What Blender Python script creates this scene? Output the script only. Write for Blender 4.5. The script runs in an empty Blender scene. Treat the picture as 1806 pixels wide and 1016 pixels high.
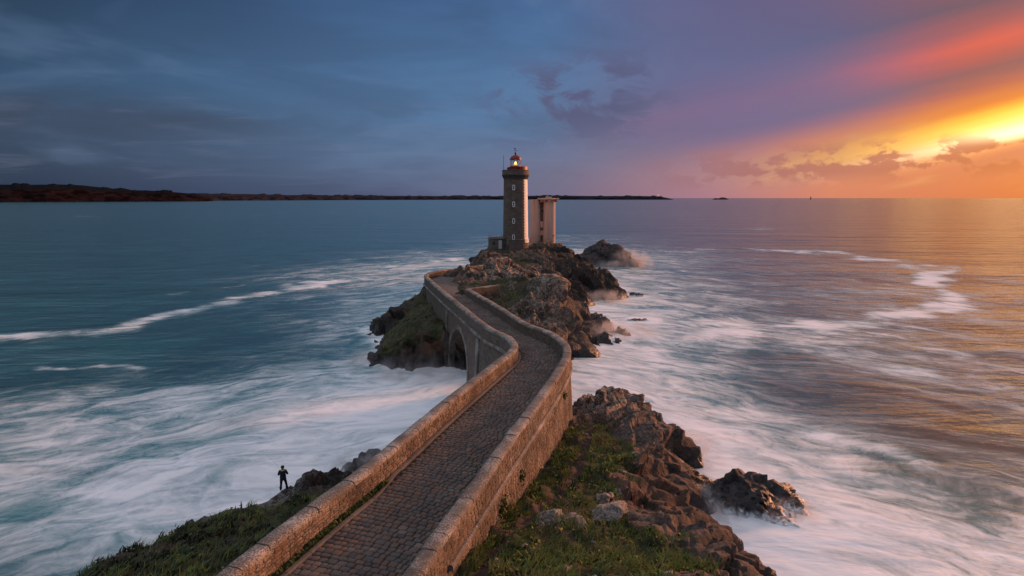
import bpy, bmesh, math, random
import numpy as np
from mathutils import Vector, Matrix

R = math.radians
SC = bpy.context.scene
COL = SC.collection

# ------------------------------------------------------------------ camera
cam_d = bpy.data.cameras.new('camera')
cam = bpy.data.objects.new('camera', cam_d)
COL.objects.link(cam)
cam.location = (0, 0, 22)
cam.rotation_euler = (R(90 - 8.22), 0, 0)
cam_d.sensor_width = 36
cam_d.lens = 21.93
cam_d.clip_start = 0.5
cam_d.clip_end = 120000
SC.camera = cam

# ------------------------------------------------------------------ node helper
def lin(c):
    return tuple(((v / 255) / 12.92 if v / 255 <= 0.04045 else ((v / 255 + 0.055) / 1.055) ** 2.4) for v in c[:3])

class NT:
    """Tiny wrapper that wires shader nodes from python expressions."""
    def __init__(s, tree):
        s.t = tree; s.n = tree.nodes; s.l = tree.links
    def new(s, typ, **kw):
        n = s.n.new(typ)
        for k, v in kw.items(): setattr(n, k, v)
        return n
    def put(s, sock, v):
        if v is None: return
        if hasattr(v, 'is_linked') or hasattr(v, 'links'): s.l.new(v, sock)
        else:
            if sock.type == 'RGBA' and len(v) == 3: v = (*v, 1)
            sock.default_value = v
    def m(s, op, a, b=None, c=None, clamp=False):
        n = s.new('ShaderNodeMath', operation=op, use_clamp=clamp)
        s.put(n.inputs[0], a); s.put(n.inputs[1], b)
        if c is not None: s.put(n.inputs[2], c)
        return n.outputs[0]
    def add(s, a, b): return s.m('ADD', a, b)
    def sub(s, a, b): return s.m('SUBTRACT', a, b)
    def mul(s, a, b): return s.m('MULTIPLY', a, b)
    def smooth(s, v, a, b, to0=0.0, to1=1.0, lin_=False):
        n = s.new('ShaderNodeMapRange', interpolation_type='LINEAR' if lin_ else 'SMOOTHSTEP')
        s.put(n.inputs['Value'], v); s.put(n.inputs['From Min'], a); s.put(n.inputs['From Max'], b)
        s.put(n.inputs['To Min'], to0); s.put(n.inputs['To Max'], to1)
        return n.outputs['Result']
    def mix(s, f, a, b, blend='MIX'):
        n = s.new('ShaderNodeMix', data_type='RGBA', blend_type=blend)
        s.put(n.inputs[0], f); s.put(n.inputs[6], a); s.put(n.inputs[7], b)
        return n.outputs[2]
    def ramp(s, f, stops, interp='LINEAR'):
        n = s.new('ShaderNodeValToRGB'); e = n.color_ramp; e.interpolation = interp
        while len(e.elements) > 1: e.elements.remove(e.elements[-1])
        e.elements[0].position = stops[0][0]; e.elements[0].color = (*stops[0][1], 1)
        for p, c in stops[1:]:
            k = e.elements.new(p); k.color = (*c, 1)
        s.put(n.inputs[0], f)
        return n.outputs[0]
    def noise(s, vec, scale, detail=4, rough=0.5, dist=0.0, dim='3D'):
        n = s.new('ShaderNodeTexNoise', noise_dimensions=dim)
        s.put(n.inputs['Vector'], vec); n.inputs['Scale'].default_value = scale
        n.inputs['Detail'].default_value = detail; n.inputs['Roughness'].default_value = rough
        n.inputs['Distortion'].default_value = dist
        return n.outputs['Fac']
    def voro(s, vec, scale, feature='F1', out='Distance'):
        n = s.new('ShaderNodeTexVoronoi', feature=feature)
        s.put(n.inputs['Vector'], vec); n.inputs['Scale'].default_value = scale
        return n.outputs[out]
    def mapping(s, vec, loc=(0, 0, 0), rot=(0, 0, 0), scale=(1, 1, 1)):
        n = s.new('ShaderNodeMapping'); s.put(n.inputs[0], vec)
        n.inputs['Location'].default_value = loc; n.inputs['Rotation'].default_value = rot
        n.inputs['Scale'].default_value = scale
        return n.outputs[0]
    def attr(s, name):
        return s.new('ShaderNodeAttribute', attribute_name=name).outputs['Fac']
    def comb(s, x, y, z):
        n = s.new('ShaderNodeCombineXYZ'); s.put(n.inputs[0], x); s.put(n.inputs[1], y); s.put(n.inputs[2], z)
        return n.outputs[0]
    def sep(s, v):
        n = s.new('ShaderNodeSeparateXYZ'); s.put(n.inputs[0], v); return n.outputs
    def bump(s, h, strength=0.5, dist=0.1, normal=None):
        n = s.new('ShaderNodeBump'); s.put(n.inputs['Height'], h)
        n.inputs['Strength'].default_value = strength; n.inputs['Distance'].default_value = dist
        if normal is not None: s.put(n.inputs['Normal'], normal)
        return n.outputs[0]

# ------------------------------------------------------------------ world: a sunset sky, blue away from the sun, banded orange cloud near it
SUN_AZ, SUN_EL = 60.0, 5.0
W = bpy.data.worlds.new('World'); SC.world = W; W.use_nodes = True
w = NT(W.node_tree); w.n.clear()
tc = w.new('ShaderNodeTexCoord').outputs['Generated']
nv = w.new('ShaderNodeVectorMath', operation='NORMALIZE'); w.put(nv.inputs[0], tc)
dx, dy, dz = w.sep(nv.outputs[0])
hl = w.m('SQRT', w.add(w.mul(dx, dx), w.mul(dy, dy)))
hl = w.m('MAXIMUM', hl, 1e-4)
sx, sy = math.sin(R(SUN_AZ)), math.cos(R(SUN_AZ))
cosd = w.m('DIVIDE', w.add(w.mul(dx, sx), w.mul(dy, sy)), hl)
delta = w.m('ARCCOSINE', w.m('MINIMUM', w.m('MAXIMUM', cosd, -1.0), 1.0))
q = w.m('MAXIMUM', w.sub(R(SUN_AZ), delta), R(-58))           # bearing measured towards the sun
u = w.m('TANGENT', q)
v = w.m('DIVIDE', w.m('DIVIDE', dz, hl), w.m('COSINE', q))    # height over the horizon
v = w.m('MINIMUM', v, 3.0)
band = w.sub(v, w.mul(0.24, w.sub(u, 0.82)))                   # the cloud sheet dips away from the sun
elev = w.m('ARCSINE', dz)
# noise space for clouds
cv = w.comb(w.mul(u, 1.0), w.mul(v, 3.2), 0.0)
nbig = w.noise(cv, 2.6, 4, 0.55, 0.3)
nfine = w.noise(w.mapping(cv, scale=(0.7, 2.4, 1), loc=(3.1, 0, 0)), 7.0, 5, 0.6, 0.6)
streak = w.noise(w.mapping(w.comb(w.add(u, w.mul(v, 1.2)), w.mul(band, 9.0), 0.3)), 1.6, 4, 0.6, 0.4)
wj = w.add(band, w.mul(w.sub(streak, 0.5), 0.05))
stops = [(0.00, (214, 122, 96)), (0.08, (222, 132, 98)), (0.10, (246, 184, 120)), (0.112, (255, 240, 190)), (0.128, (255, 226, 90)),
         (0.148, (255, 186, 10)), (0.17, (242, 132, 36)), (0.195, (196, 96, 72)), (0.222, (146, 80, 86)), (0.245, (196, 82, 74)),
         (0.262, (226, 88, 70)), (0.285, (178, 82, 84)), (0.32, (112, 76, 94)), (0.40, (168, 84, 78)), (0.6, (224, 112, 78)), (1.0, (208, 166, 162))]
warm = w.ramp(w.m('ADD', wj, 0.0), [(p, lin(c)) for p, c in stops])
# the brightest part of the band glows past the range of the picture
glow = w.mul(w.smooth(w.m('ABSOLUTE', w.sub(wj, 0.122)), 0.050, 0.0), w.smooth(u, 0.35, 1.0))
warm = w.mix(w.mul(glow, 0.9), warm, (3.2, 1.05, 0.16))
warm = w.mix(w.mul(w.smooth(w.m('ABSOLUTE', w.sub(wj, 0.110)), 0.026, 0.0), w.smooth(u, 0.45, 0.95)), warm, (2.4, 1.9, 1.1))
cool_v = w.ramp(w.m('MINIMUM', v, 1.0), [(0.0, lin((96, 106, 138))), (0.05, lin((88, 112, 150))), (0.12, lin((84, 120, 164))), (0.2, lin((78, 116, 162))),
                 (0.3, lin((66, 100, 148))), (0.55, lin((128, 150, 184))), (1.0, lin((198, 206, 222)))])
cool_l = w.ramp(w.m('MINIMUM', v, 1.0), [(0.0, lin((42, 58, 82))), (0.08, lin((48, 68, 96))), (0.18, lin((50, 80, 114))), (0.3, lin((36, 60, 88))),
                 (0.55, lin((118, 140, 174))), (1.0, lin((198, 206, 222)))])
cool = w.mix(w.smooth(u, -0.85, 0.05), cool_l, cool_v)
veil = w.noise(w.mapping(w.comb(w.add(u, w.mul(v, 0.9)), w.mul(v, 4.0), 0.7)), 2.2, 4, 0.55, 0.5)
cool = w.mix(w.mul(w.smooth(veil, 0.46, 0.64), w.smooth(v, 0.6, 0.3, 0.0, 0.28)), cool, lin((44, 62, 92)))
cool = w.mix(w.mul(w.smooth(veil, 0.50, 0.34), w.smooth(v, 0.6, 0.3, 0.0, 0.22)), cool, lin((112, 140, 178)))
# soft grey cloud bands low on the dark side
lb = w.mul(w.mul(w.smooth(u, -0.1, -0.6), w.smooth(w.m('ABSOLUTE', w.sub(v, w.add(0.105, w.mul(u, -0.035)))), 0.055, 0.0)), w.smooth(nbig, 0.42, 0.58))
cool = w.mix(w.mul(lb, 0.75), cool, lin((56, 66, 92)))
wisp = w.mul(w.smooth(nfine, 0.5, 0.75), w.smooth(v, 0.3, 0.02))
cool = w.mix(w.mul(wisp, 0.28), cool, lin((120, 128, 158)))
# pink-violet layer above the horizon
hz = w.ramp(w.smooth(u, -0.25, 1.1, lin_=True), [(0.0, lin((84, 96, 128))), (0.25, lin((128, 116, 142))), (0.42, lin((178, 128, 142))), (0.56, lin((222, 136, 108))), (0.8, lin((228, 124, 70))), (1.0, lin((248, 132, 52)))])
mw = w.smooth(w.add(u, w.mul(w.sub(nbig, 0.5), 0.25)), 0.02, 0.72)
sky = w.mix(mw, cool, warm)
hi_ = w.mul(w.mul(w.smooth(band, 0.17, 0.22), w.smooth(band, 0.66, 0.46)), w.mul(w.smooth(u, 0.74, 0.42), w.smooth(u, 0.05, 0.35)))
sky = w.mix(w.mul(hi_, 0.72), sky, lin((82, 90, 138)))
vio = w.mul(w.smooth(w.m('ABSOLUTE', w.sub(u, 0.36)), 0.42, 0.0), w.smooth(w.m('ABSOLUTE', w.sub(v, 0.12)), 0.16, 0.0))
sky = w.mix(w.mul(vio, 0.34), sky, lin((138, 106, 150)))
sky = w.mix(w.mul(w.smooth(v, 0.115, 0.0), w.smooth(u, -0.3, 0.3)), sky, hz)
# bright streaks of low cloud under the band
ls = w.mul(w.smooth(streak, 0.52, 0.7), w.mul(w.smooth(u, 0.12, 0.5), w.smooth(w.m('ABSOLUTE', w.sub(v, 0.05)), 0.055, 0.0)))
sky = w.mix(w.mul(ls, 0.7), sky, lin((252, 186, 120)))
# cumulus puffs near the horizon on the sun side
puff = w.noise(w.mapping(w.comb(u, w.mul(v, 2.1), 0.0), loc=(1.7, 0.35, 0)), 13.0, 5, 0.55, 0.2)
pm = w.mul(w.smooth(puff, 0.45, 0.53), w.mul(w.smooth(u, 0.14, 0.4), w.smooth(w.m('ABSOLUTE', w.sub(v, w.add(0.032, w.mul(u, 0.045)))), 0.042, 0.012)))
pc = w.ramp(w.smooth(u, 0.2, 1.0, lin_=True), [(0.0, lin((142, 106, 130))), (0.35, lin((186, 112, 104))), (0.7, lin((206, 112, 74))), (1.0, lin((220, 120, 60)))])
sky = w.mix(w.mul(pm, 0.9), sky, pc)
# violet cloud patch over the lighthouse
pn = w.noise(w.mapping(w.comb(u, w.mul(v, 2.0), 0.0), rot=(0, 0, R(-14)), loc=(0.6, 0.1, 0)), 11.0, 5, 0.6, 0.6)
pw = w.mul(w.smooth(w.m('ABSOLUTE', w.sub(u, 0.10)), 0.19, 0.05), w.smooth(w.m('ABSOLUTE', w.sub(v, w.add(0.14, w.mul(u, 0.12)))), 0.09, 0.02))
sky = w.mix(w.mul(w.mul(w.smooth(pn, 0.46, 0.60), pw), 1.0), sky, lin((84, 86, 126)))
nish = w.new('ShaderNodeTexSky', sky_type='NISHITA', sun_disc=False)
nish.sun_elevation = R(SUN_EL); nish.sun_rotation = R(SUN_AZ); nish.altitude = 20; nish.dust_density = 2.0
bg1 = w.new('ShaderNodeBackground'); w.put(bg1.inputs[0], nish.outputs[0]); bg1.inputs[1].default_value = 0.012
bg2 = w.new('ShaderNodeBackground'); w.put(bg2.inputs[0], sky); bg2.inputs[1].default_value = 0.97
ad = w.new('ShaderNodeAddShader'); w.l.new(bg1.outputs[0], ad.inputs[0]); w.l.new(bg2.outputs[0], ad.inputs[1])
wo = w.new('ShaderNodeOutputWorld'); w.l.new(ad.outputs[0], wo.inputs[0])
W.cycles.sampling_method = 'MANUAL'; W.cycles.sample_map_resolution = 1024

# ------------------------------------------------------------------ sun: low, veiled by cloud, from the open sea on the right
sd = bpy.data.lights.new('sun', 'SUN'); so = bpy.data.objects.new('sun', sd); COL.objects.link(so)
sd.energy = 5.0; sd.angle = R(10); sd.color = (1.0, 0.42, 0.21)
SUN_LAZ, SUN_LEL = 58.0, 11.0
so.rotation_euler = Vector((math.sin(R(SUN_LAZ)) * math.cos(R(SUN_LEL)), math.cos(R(SUN_LAZ)) * math.cos(R(SUN_LEL)), math.sin(R(SUN_LEL)))).to_track_quat('Z', 'Y').to_euler()

SC.view_settings.view_transform = 'Standard'; SC.view_settings.look = 'None'
SC.view_settings.exposure = -0.12; SC.view_settings.gamma = 1.0; SC.view_settings.use_curve_mapping = False
SC.cycles.use_denoising = True
SC.cycles.max_bounces = 6; SC.cycles.volume_bounces = 0; SC.cycles.transparent_max_bounces = 12
SC.cycles.caustics_reflective = False; SC.cycles.caustics_refractive = False

# ------------------------------------------------------------------ numpy noise
def h3(ix, iy, iz, k=0):
    n = (ix.astype(np.int64) * 374761393 + iy.astype(np.int64) * 668265263 + iz.astype(np.int64) * 2147483647 + k * 974711) & 0xffffffff
    n = ((n ^ (n >> 13)) * 1274126177) & 0xffffffff
    n = ((n ^ (n >> 16)) * 2246822519) & 0xffffffff
    n = n ^ (n >> 15)
    return (n & 0xffffff) / float(0x1000000)
def vnoise(P, k=0):
    i = np.floor(P).astype(np.int64); f = P - i; f = f * f * f * (f * (f * 6 - 15) + 10)
    out = 0
    for a in (0, 1):
        wa = f[:, 0] if a else 1 - f[:, 0]
        for b in (0, 1):
            wb = f[:, 1] if b else 1 - f[:, 1]
            for c in (0, 1):
                wc = f[:, 2] if c else 1 - f[:, 2]
                out = out + wa * wb * wc * h3(i[:, 0] + a, i[:, 1] + b, i[:, 2] + c, k)
    return out * 2 - 1
def fbm(P, o=4, k=0, g=0.5):
    s = 0; a = 1.0
    for j in range(o):
        s = s + a * vnoise(P * (2 ** j) + 17.3 * j, k + j); a *= g
    return s
def voronoi(P, k=0):
    i = np.floor(P).astype(np.int64)
    N = len(P); F1 = np.full(N, 9.); F2 = np.full(N, 9.); off = np.zeros((N, 3)); rnd = np.zeros((N, 4))
    for a in (-1, 0, 1):
        for b in (-1, 0, 1):
            for c in (-1, 0, 1):
                cx, cy, cz = i[:, 0] + a, i[:, 1] + b, i[:, 2] + c
                q_ = np.stack([cx + h3(cx, cy, cz, k), cy + h3(cx, cy, cz, k + 1), cz + h3(cx, cy, cz, k + 2)], 1)
                d = P - q_; D = np.sqrt((d * d).sum(1))
                n1 = D < F1
                F2 = np.where(n1, F1, np.minimum(F2, D))
                F1 = np.where(n1, D, F1)
                off[n1] = d[n1]
                rnd[n1] = np.stack([h3(cx[n1], cy[n1], cz[n1], k + 3 + j) for j in range(4)], 1)
    return F1, F2, off, rnd
def facets(P, k=0, tilt=1.3):
    F1, F2, off, r = voronoi(P, k)
    d = (r[:, 0] - 0.5) * 1.1 + ((r[:, 1:4] - 0.5) * off).sum(1) * tilt
    return d, np.clip((F2 - F1) * 11, 0, 1)
def tps(pts, vals, lam=1e-3):
    pts = np.asarray(pts, float); n = len(pts)
    def U(r2): return np.where(r2 > 0, 0.5 * r2 * np.log(np.maximum(r2, 1e-12)), 0)
    A = np.zeros((n + 3, n + 3)); d2 = ((pts[:, None] - pts[None]) ** 2).sum(2)
    A[:n, :n] = U(d2) + lam * n * np.eye(n); A[:n, n] = 1; A[:n, n + 1:] = pts
    A[n, :n] = 1; A[n + 1:, :n] = pts.T
    b = np.zeros(n + 3); b[:n] = vals
    c = np.linalg.solve(A, b)
    def f(q):
        out = np.empty(len(q))
        for j in range(0, len(q), 20000):
            p = q[j:j + 20000]
            out[j:j + 20000] = U(((p[:, None] - pts[None]) ** 2).sum(2)) @ c[:n] + c[n] + p @ c[n + 1:]
        return out
    return f
def shepard(pts, vals, q, sig):
    pts = np.asarray(pts, float); vals = np.asarray(vals, float); out = np.empty(len(q))
    for j in range(0, len(q), 20000):
        p = q[j:j + 20000]
        W_ = np.exp(-((p[:, None] - pts[None]) ** 2).sum(2) / (2 * sig * sig)) + 1e-9 / (0.01 + ((p[:, None] - pts[None]) ** 2).sum(2))
        out[j:j + 20000] = (W_ @ vals) / W_.sum(1)
    return out
def polydist(q, line):
    best = np.full(len(q), 1e9)
    for (ax, ay), (bx, by) in zip(line[:-1], line[1:]):
        e = np.array([bx - ax, by - ay]); L2 = (e * e).sum()
        t = np.clip(((q - [ax, ay]) @ e) / L2, 0, 1)
        best = np.minimum(best, np.hypot(q[:, 0] - ax - t * e[0], q[:, 1] - ay - t * e[1]))
    return best

# ------------------------------------------------------------------ mesh helpers
def mesh_np(name, V, F, mat=None, attrs=None, smooth=True):
    me = bpy.data.meshes.new(name)
    V = np.asarray(V, np.float32); F = np.asarray(F, np.int32)
    me.vertices.add(len(V)); me.vertices.foreach_set('co', V.ravel())
    k = F.shape[1]
    me.loops.add(F.size); me.loops.foreach_set('vertex_index', F.ravel())
    me.polygons.add(len(F)); me.polygons.foreach_set('loop_start', np.arange(0, F.size, k, dtype=np.int32))
    me.polygons.foreach_set('loop_total', np.full(len(F), k, dtype=np.int32))
    me.polygons.foreach_set('use_smooth', np.full(len(F), smooth))
    me.update(calc_edges=True)
    for a, (dom, val) in (attrs or {}).items():
        at = me.attributes.new(a, 'FLOAT', dom); at.data.foreach_set('value', np.asarray(val, np.float32))
    if mat: me.materials.append(mat)
    return me
def link(name, me, parent=None, **props):
    o = bpy.data.objects.new(name, me); COL.objects.link(o)
    if parent is not None: o.parent = parent
    for k, v_ in props.items(): o[k] = v_
    return o
def empty(name, loc, **props):
    o = bpy.data.objects.new(name, None); COL.objects.link(o); o.location = loc
    o.empty_display_size = 0.2
    for k, v_ in props.items(): o[k] = v_
    return o
def child(name, me, parent, **props):
    """part whose mesh is written in world coordinates under a parent standing at its own location"""
    o = link(name, me, parent, **props)
    o.matrix_parent_inverse = Matrix.Translation(parent_world(parent)).inverted()
    return o
def parent_world(p):
    v_ = Vector((0, 0, 0))
    while p is not None:
        v_ = v_ + p.location + (p.matrix_parent_inverse.to_translation() if p.parent is not None else Vector((0, 0, 0)))
        p = p.parent
    return v_
def bm_mesh(name, bm, mat, smooth=False):
    me = bpy.data.meshes.new(name); bm.normal_update(); bm.to_mesh(me); bm.free()
    for m_ in (mat if isinstance(mat, (list, tuple)) else [mat]): me.materials.append(m_)
    for p in me.polygons: p.use_smooth = smooth
    return me
def bm_box(bm, c, s, rz=0.0, bevel=0.0):
    M = Matrix.Translation(c) @ Matrix.Rotation(rz, 4, 'Z') @ Matrix.Diagonal((*s, 1))
    r = bmesh.ops.create_cube(bm, size=1, matrix=M)
    if bevel:
        es = list({e for v_ in r['verts'] for e in v_.link_edges})
        bmesh.ops.bevel(bm, geom=es, offset=bevel, segments=1, affect='EDGES')
def box_me(name, c, s, mat, rz=0.0, bevel=0.0):
    bm = bmesh.new(); bm_box(bm, c, s, rz, bevel); return bm_mesh(name, bm, mat)
def lathe_me(name, prof, c, mat, n=48, a0=0.0, a1=2 * math.pi, smooth=True):
    full = abs(a1 - a0 - 2 * math.pi) < 1e-6
    m_ = n if full else n + 1
    V = []; F = []
    for r_, z_ in prof:
        for k in range(m_):
            a = a0 + (a1 - a0) * k / n
            V.append((c[0] + r_ * math.cos(a), c[1] + r_ * math.sin(a), z_))
    for j in range(len(prof) - 1):
        for k in range(n):
            k2 = (k + 1) % m_
            F.append((j * m_ + k, j * m_ + k2, (j + 1) * m_ + k2, (j + 1) * m_ + k))
    me = mesh_np(name, V, F, mat, smooth=smooth)
    if smooth:
        me.set_sharp_from_angle(angle=R(35))
    return me
def tube_me(name, pts, rad, mat, n=6):
    bm = bmesh.new(); pts = [Vector(p) for p in pts]; rings = []
    for j, p in enumerate(pts):
        t = (pts[min(j + 1, len(pts) - 1)] - pts[max(j - 1, 0)]).normalized()
        a = t.orthogonal().normalized(); b = t.cross(a)
        r_ = rad[j] if isinstance(rad, (list, tuple)) else rad
        rings.append([bm.verts.new(p + a * r_ * math.cos(2 * math.pi * k / n) + b * r_ * math.sin(2 * math.pi * k / n)) for k in range(n)])
    for A, B in zip(rings[:-1], rings[1:]):
        for k in range(n): bm.faces.new((A[k], A[(k + 1) % n], B[(k + 1) % n], B[k]))
    bm.faces.new(rings[0][::-1]); bm.faces.new(rings[-1])
    return bm_mesh(name, bm, mat, True)
def catmull(P, per=12):
    P = np.asarray(P, float); Q = np.vstack([2 * P[0] - P[1], P, 2 * P[-1] - P[-2]]); out = []
    for i in range(1, len(Q) - 2):
        p0, p1, p2, p3 = Q[i - 1:i + 3]
        for t in np.arange(per) / per:
            out.append(0.5 * (2 * p1 + (p2 - p0) * t + (2 * p0 - 5 * p1 + 4 * p2 - p3) * t * t + (3 * p1 - p0 - 3 * p2 + p3) * t ** 3))
    out.append(P[-1]); return np.array(out)
class Path2:
    def __init__(s, P):
        s.P = np.asarray(P, float); d = np.hypot(*np.diff(s.P, axis=0).T); s.S = np.concatenate([[0], np.cumsum(d)]); s.L = s.S[-1]
    def at(s, t):
        return np.array([np.interp(t, s.S, s.P[:, 0]), np.interp(t, s.S, s.P[:, 1])])
    def tan(s, t):
        a = s.at(max(t - 0.25, 0)); b = s.at(min(t + 0.25, s.L)); d = b - a; return d / np.hypot(*d)
    def nrm(s, t):               # to the right of travel
        d = s.tan(t); return np.array([d[1], -d[0]])
    def s_at_y(s, y):
        return float(np.interp(y, s.P[:, 1], s.S))

# ------------------------------------------------------------------ materials
def material(name):
    m_ = bpy.data.materials.new(name); m_.use_nodes = True
    t = NT(m_.node_tree); b = t.n['Principled BSDF']
    return m_, t, b
def pos(t): return t.new('ShaderNodeNewGeometry').outputs['Position']
def objrand(t): return t.new('ShaderNodeObjectInfo').outputs['Random']

def rock_material(name, c_dark, c_mid, c_warm, lichen_c, sc=1.0, grass_a=(0.014, 0.020, 0.005), grass_b=(0.055, 0.050, 0.012), dirt=(0.050, 0.031, 0.022)):
    m_, t, b = material(name)
    p = pos(t); z = t.sep(p)[2]
    n1 = t.noise(p, 0.35 * sc, 6, 0.6, 0.3); n2 = t.noise(p, 2.2 * sc, 7, 0.65); n3 = t.noise(p, 9.0 * sc, 5, 0.6)
    col = t.mix(t.smooth(n2, 0.35, 0.65), c_dark, c_mid)
    col = t.mix(t.mul(t.smooth(n1, 0.45, 0.65), 0.8), col, c_warm)
    col = t.mix(t.smooth(n3, 0.55, 0.75, 0, 0.4), col, c_dark)
    col = t.mix(t.mul(t.attr('darken'), 0.8), col, tuple(0.45 * c for c in c_dark))  # rock mixed darker where the terrain's region mask is set
    # lichen crust: pale blotches on dry upper faces
    lv = t.noise(p, 3.2 * sc, 8, 0.7, 0.5)
    lf = t.mul(t.attr('lichen'), t.smooth(t.add(lv, t.mul(t.sub(n1, 0.5), 0.3)), 0.47, 0.56))
    lf = t.mul(lf, t.smooth(z, 1.0, 3.0))
    lc = t.mix(t.smooth(t.noise(p, 14 * sc, 3), 0.4, 0.6), lichen_c, tuple(0.5 * c for c in lichen_c))
    col = t.mix(lf, col, lc)
    # turf and bare earth
    g = t.attr('grass'); gn = t.noise(p, 1.4 * sc, 6, 0.65)
    gcol = t.mix(t.smooth(gn, 0.38, 0.62), grass_a, grass_b)
    gcol = t.mix(t.smooth(t.noise(p, 0.5 * sc, 4), 0.5, 0.68), gcol, (0.060, 0.038, 0.020))
    gcol = t.mix(t.smooth(n3, 0.5, 0.72, 0, 0.7), gcol, tuple(0.6 * c for c in grass_a))
    gf = t.smooth(t.add(g, t.mul(t.sub(n2, 0.5), 0.9)), 0.38, 0.6)
    col = t.mix(gf, col, gcol)
    col = t.mix(t.attr('dirt'), col, dirt)
    # wet rock at the waterline, streaked with run-off
    wet = t.smooth(t.add(z, t.mul(t.sub(n1, 0.5), 2.2)), 2.3, 0.7)
    wet = t.mul(wet, t.sub(1.0, gf))
    col = t.mix(t.mul(wet, 0.78), col, (0.010, 0.009, 0.010))
    fo = t.attr('foam')
    ff = t.smooth(t.add(fo, t.mul(t.sub(t.noise(t.mapping(p, scale=(1.6, 1.6, 0.5)), 1.6, 6, 0.6, 0.8), 0.5), 1.5)), 0.5, 0.95)
    col = t.mix(ff, col, (0.78, 0.80, 0.82))
    t.put(b.inputs['Base Color'], col)
    t.put(b.inputs['Roughness'], t.smooth(wet, 0, 1, 0.9, 0.38))
    hgt = t.add(t.mul(t.noise(p, 1.3 * sc, 9, 0.68, 0.4), 1.0), t.mul(t.voro(p, 2.3 * sc), 0.25))
    t.put(b.inputs['Normal'], t.bump(hgt, 0.9, 0.35 / sc))
    return m_

ROCK_NEAR = rock_material('headland_rock', (0.030, 0.021, 0.018), (0.098, 0.066, 0.050), (0.125, 0.062, 0.038), (0.42, 0.40, 0.36))
ROCK_ISLE = rock_material('islet_rock', (0.032, 0.024, 0.020), (0.092, 0.068, 0.052), (0.130, 0.060, 0.032), (0.40, 0.32, 0.25), 0.6)
ROCK_SEA = rock_material('sea_rock', (0.024, 0.021, 0.022), (0.060, 0.050, 0.046), (0.085, 0.055, 0.042), (0.3, 0.28, 0.26), 0.8)
BOULDER = rock_material('boulder_rock', (0.10, 0.08, 0.065), (0.22, 0.18, 0.15), (0.18, 0.12, 0.085), (0.46, 0.42, 0.37), 2.2)

def masonry(name, c1, c2, mortar, bw, bh, lich=0.35, rough=0.9):
    """coursed granite for faces too far off to show single stones; UV in metres"""
    m_, t, b = material(name)
    uv = t.new('ShaderNodeUVMap').outputs[0]; p = pos(t)
    br = t.new('ShaderNodeTexBrick'); t.put(br.inputs['Vector'], t.mapping(uv, scale=(1, 1, 1)))
    br.inputs['Scale'].default_value = 1.0; br.inputs['Brick Width'].default_value = bw; br.inputs['Row Height'].default_value = bh
    br.inputs['Mortar Size'].default_value = 0.018; br.inputs['Mortar Smooth'].default_value = 0.6; br.inputs['Bias'].default_value = 0.0
    br.inputs['Color1'].default_value = (*c1, 1); br.inputs['Color2'].default_value = (*c2, 1); br.inputs['Mortar'].default_value = (*mortar, 1)
    n = t.noise(p, 1.1, 7, 0.65); n2 = t.noise(p, 7, 5, 0.6)
    col = t.mix(t.smooth(n, 0.4, 0.7, 0, 0.65), br.outputs[0], tuple(0.35 * c for c in c1))
    col = t.mix(t.smooth(n2, 0.56, 0.72, 0, lich), col, (0.42, 0.38, 0.33))
    t.put(b.inputs['Base Color'], col); b.inputs['Roughness'].default_value = rough
    t.put(b.inputs['Normal'], t.bump(t.add(t.mul(br.outputs['Fac'], -0.6), t.mul(n2, 0.5)), 0.7, 0.05))
    return m_
MASON = masonry('granite_masonry', (0.165, 0.122, 0.09), (0.095, 0.072, 0.056), (0.045, 0.036, 0.03), 0.52, 0.24)
TOWER = masonry('tower_granite', (0.170, 0.120, 0.094), (0.122, 0.087, 0.068), (0.082, 0.060, 0.048), 0.9, 0.36, 0.08)

def stone(name, cols, speck, orange=0.0, sc=1.0, specks=0.5):
    """single stones: colour differs from stone to stone, lichen speckled"""
    m_, t, b = material(name); p = pos(t)
    r = t.m('FRACT', t.add(t.attr('tint'), t.mul(objrand(t), 1.0)))
    k = len(cols) - 1
    col = t.ramp(r, [(i / k, c) for i, c in enumerate(cols)])
    n = t.noise(p, 5 * sc, 6, 0.65); n2 = t.noise(p, 26 * sc, 4, 0.7); n3 = t.noise(p, 1.2 * sc, 5)
    col = t.mix(t.smooth(n, 0.35, 0.7, 0.0, 0.55), col, tuple(0.45 * sum(c[j] for c in cols) / len(cols) for j in range(3)))
    col = t.mix(t.mul(t.smooth(t.add(n2, t.mul(t.sub(n3, 0.5), 0.5)), 0.5, 0.62), specks), col, speck)
    col = t.mix(t.smooth(t.noise(p, 0.45 * sc, 4, 0.55), 0.42, 0.66, 0.0, 0.5), col, tuple(0.35 * sum(c[j] for c in cols) / len(cols) for j in range(3)))
    if orange:
        col = t.mix(t.mul(t.smooth(t.noise(p, 3.3 * sc, 6, 0.7), 0.6, 0.7), orange), col, (0.30, 0.15, 0.03))
    t.put(b.inputs['Base Color'], col); b.inputs['Roughness'].default_value = 0.88
    t.put(b.inputs['Normal'], t.bump(t.add(n, t.mul(n2, 0.4)), 0.75, 0.03))
    return m_
COPING = stone('coping_granite', [(0.11, 0.09, 0.075), (0.17, 0.14, 0.115), (0.13, 0.105, 0.085)], (0.46, 0.42, 0.38), 0.25, 0.62, 0.9)
BLOCK = stone('wall_granite', [(0.085, 0.054, 0.034), (0.18, 0.118, 0.074), (0.110, 0.069, 0.042), (0.050, 0.034, 0.025), (0.14, 0.098, 0.068)], (0.44, 0.37, 0.29), 0.45, 0.6, 0.62)
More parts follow.
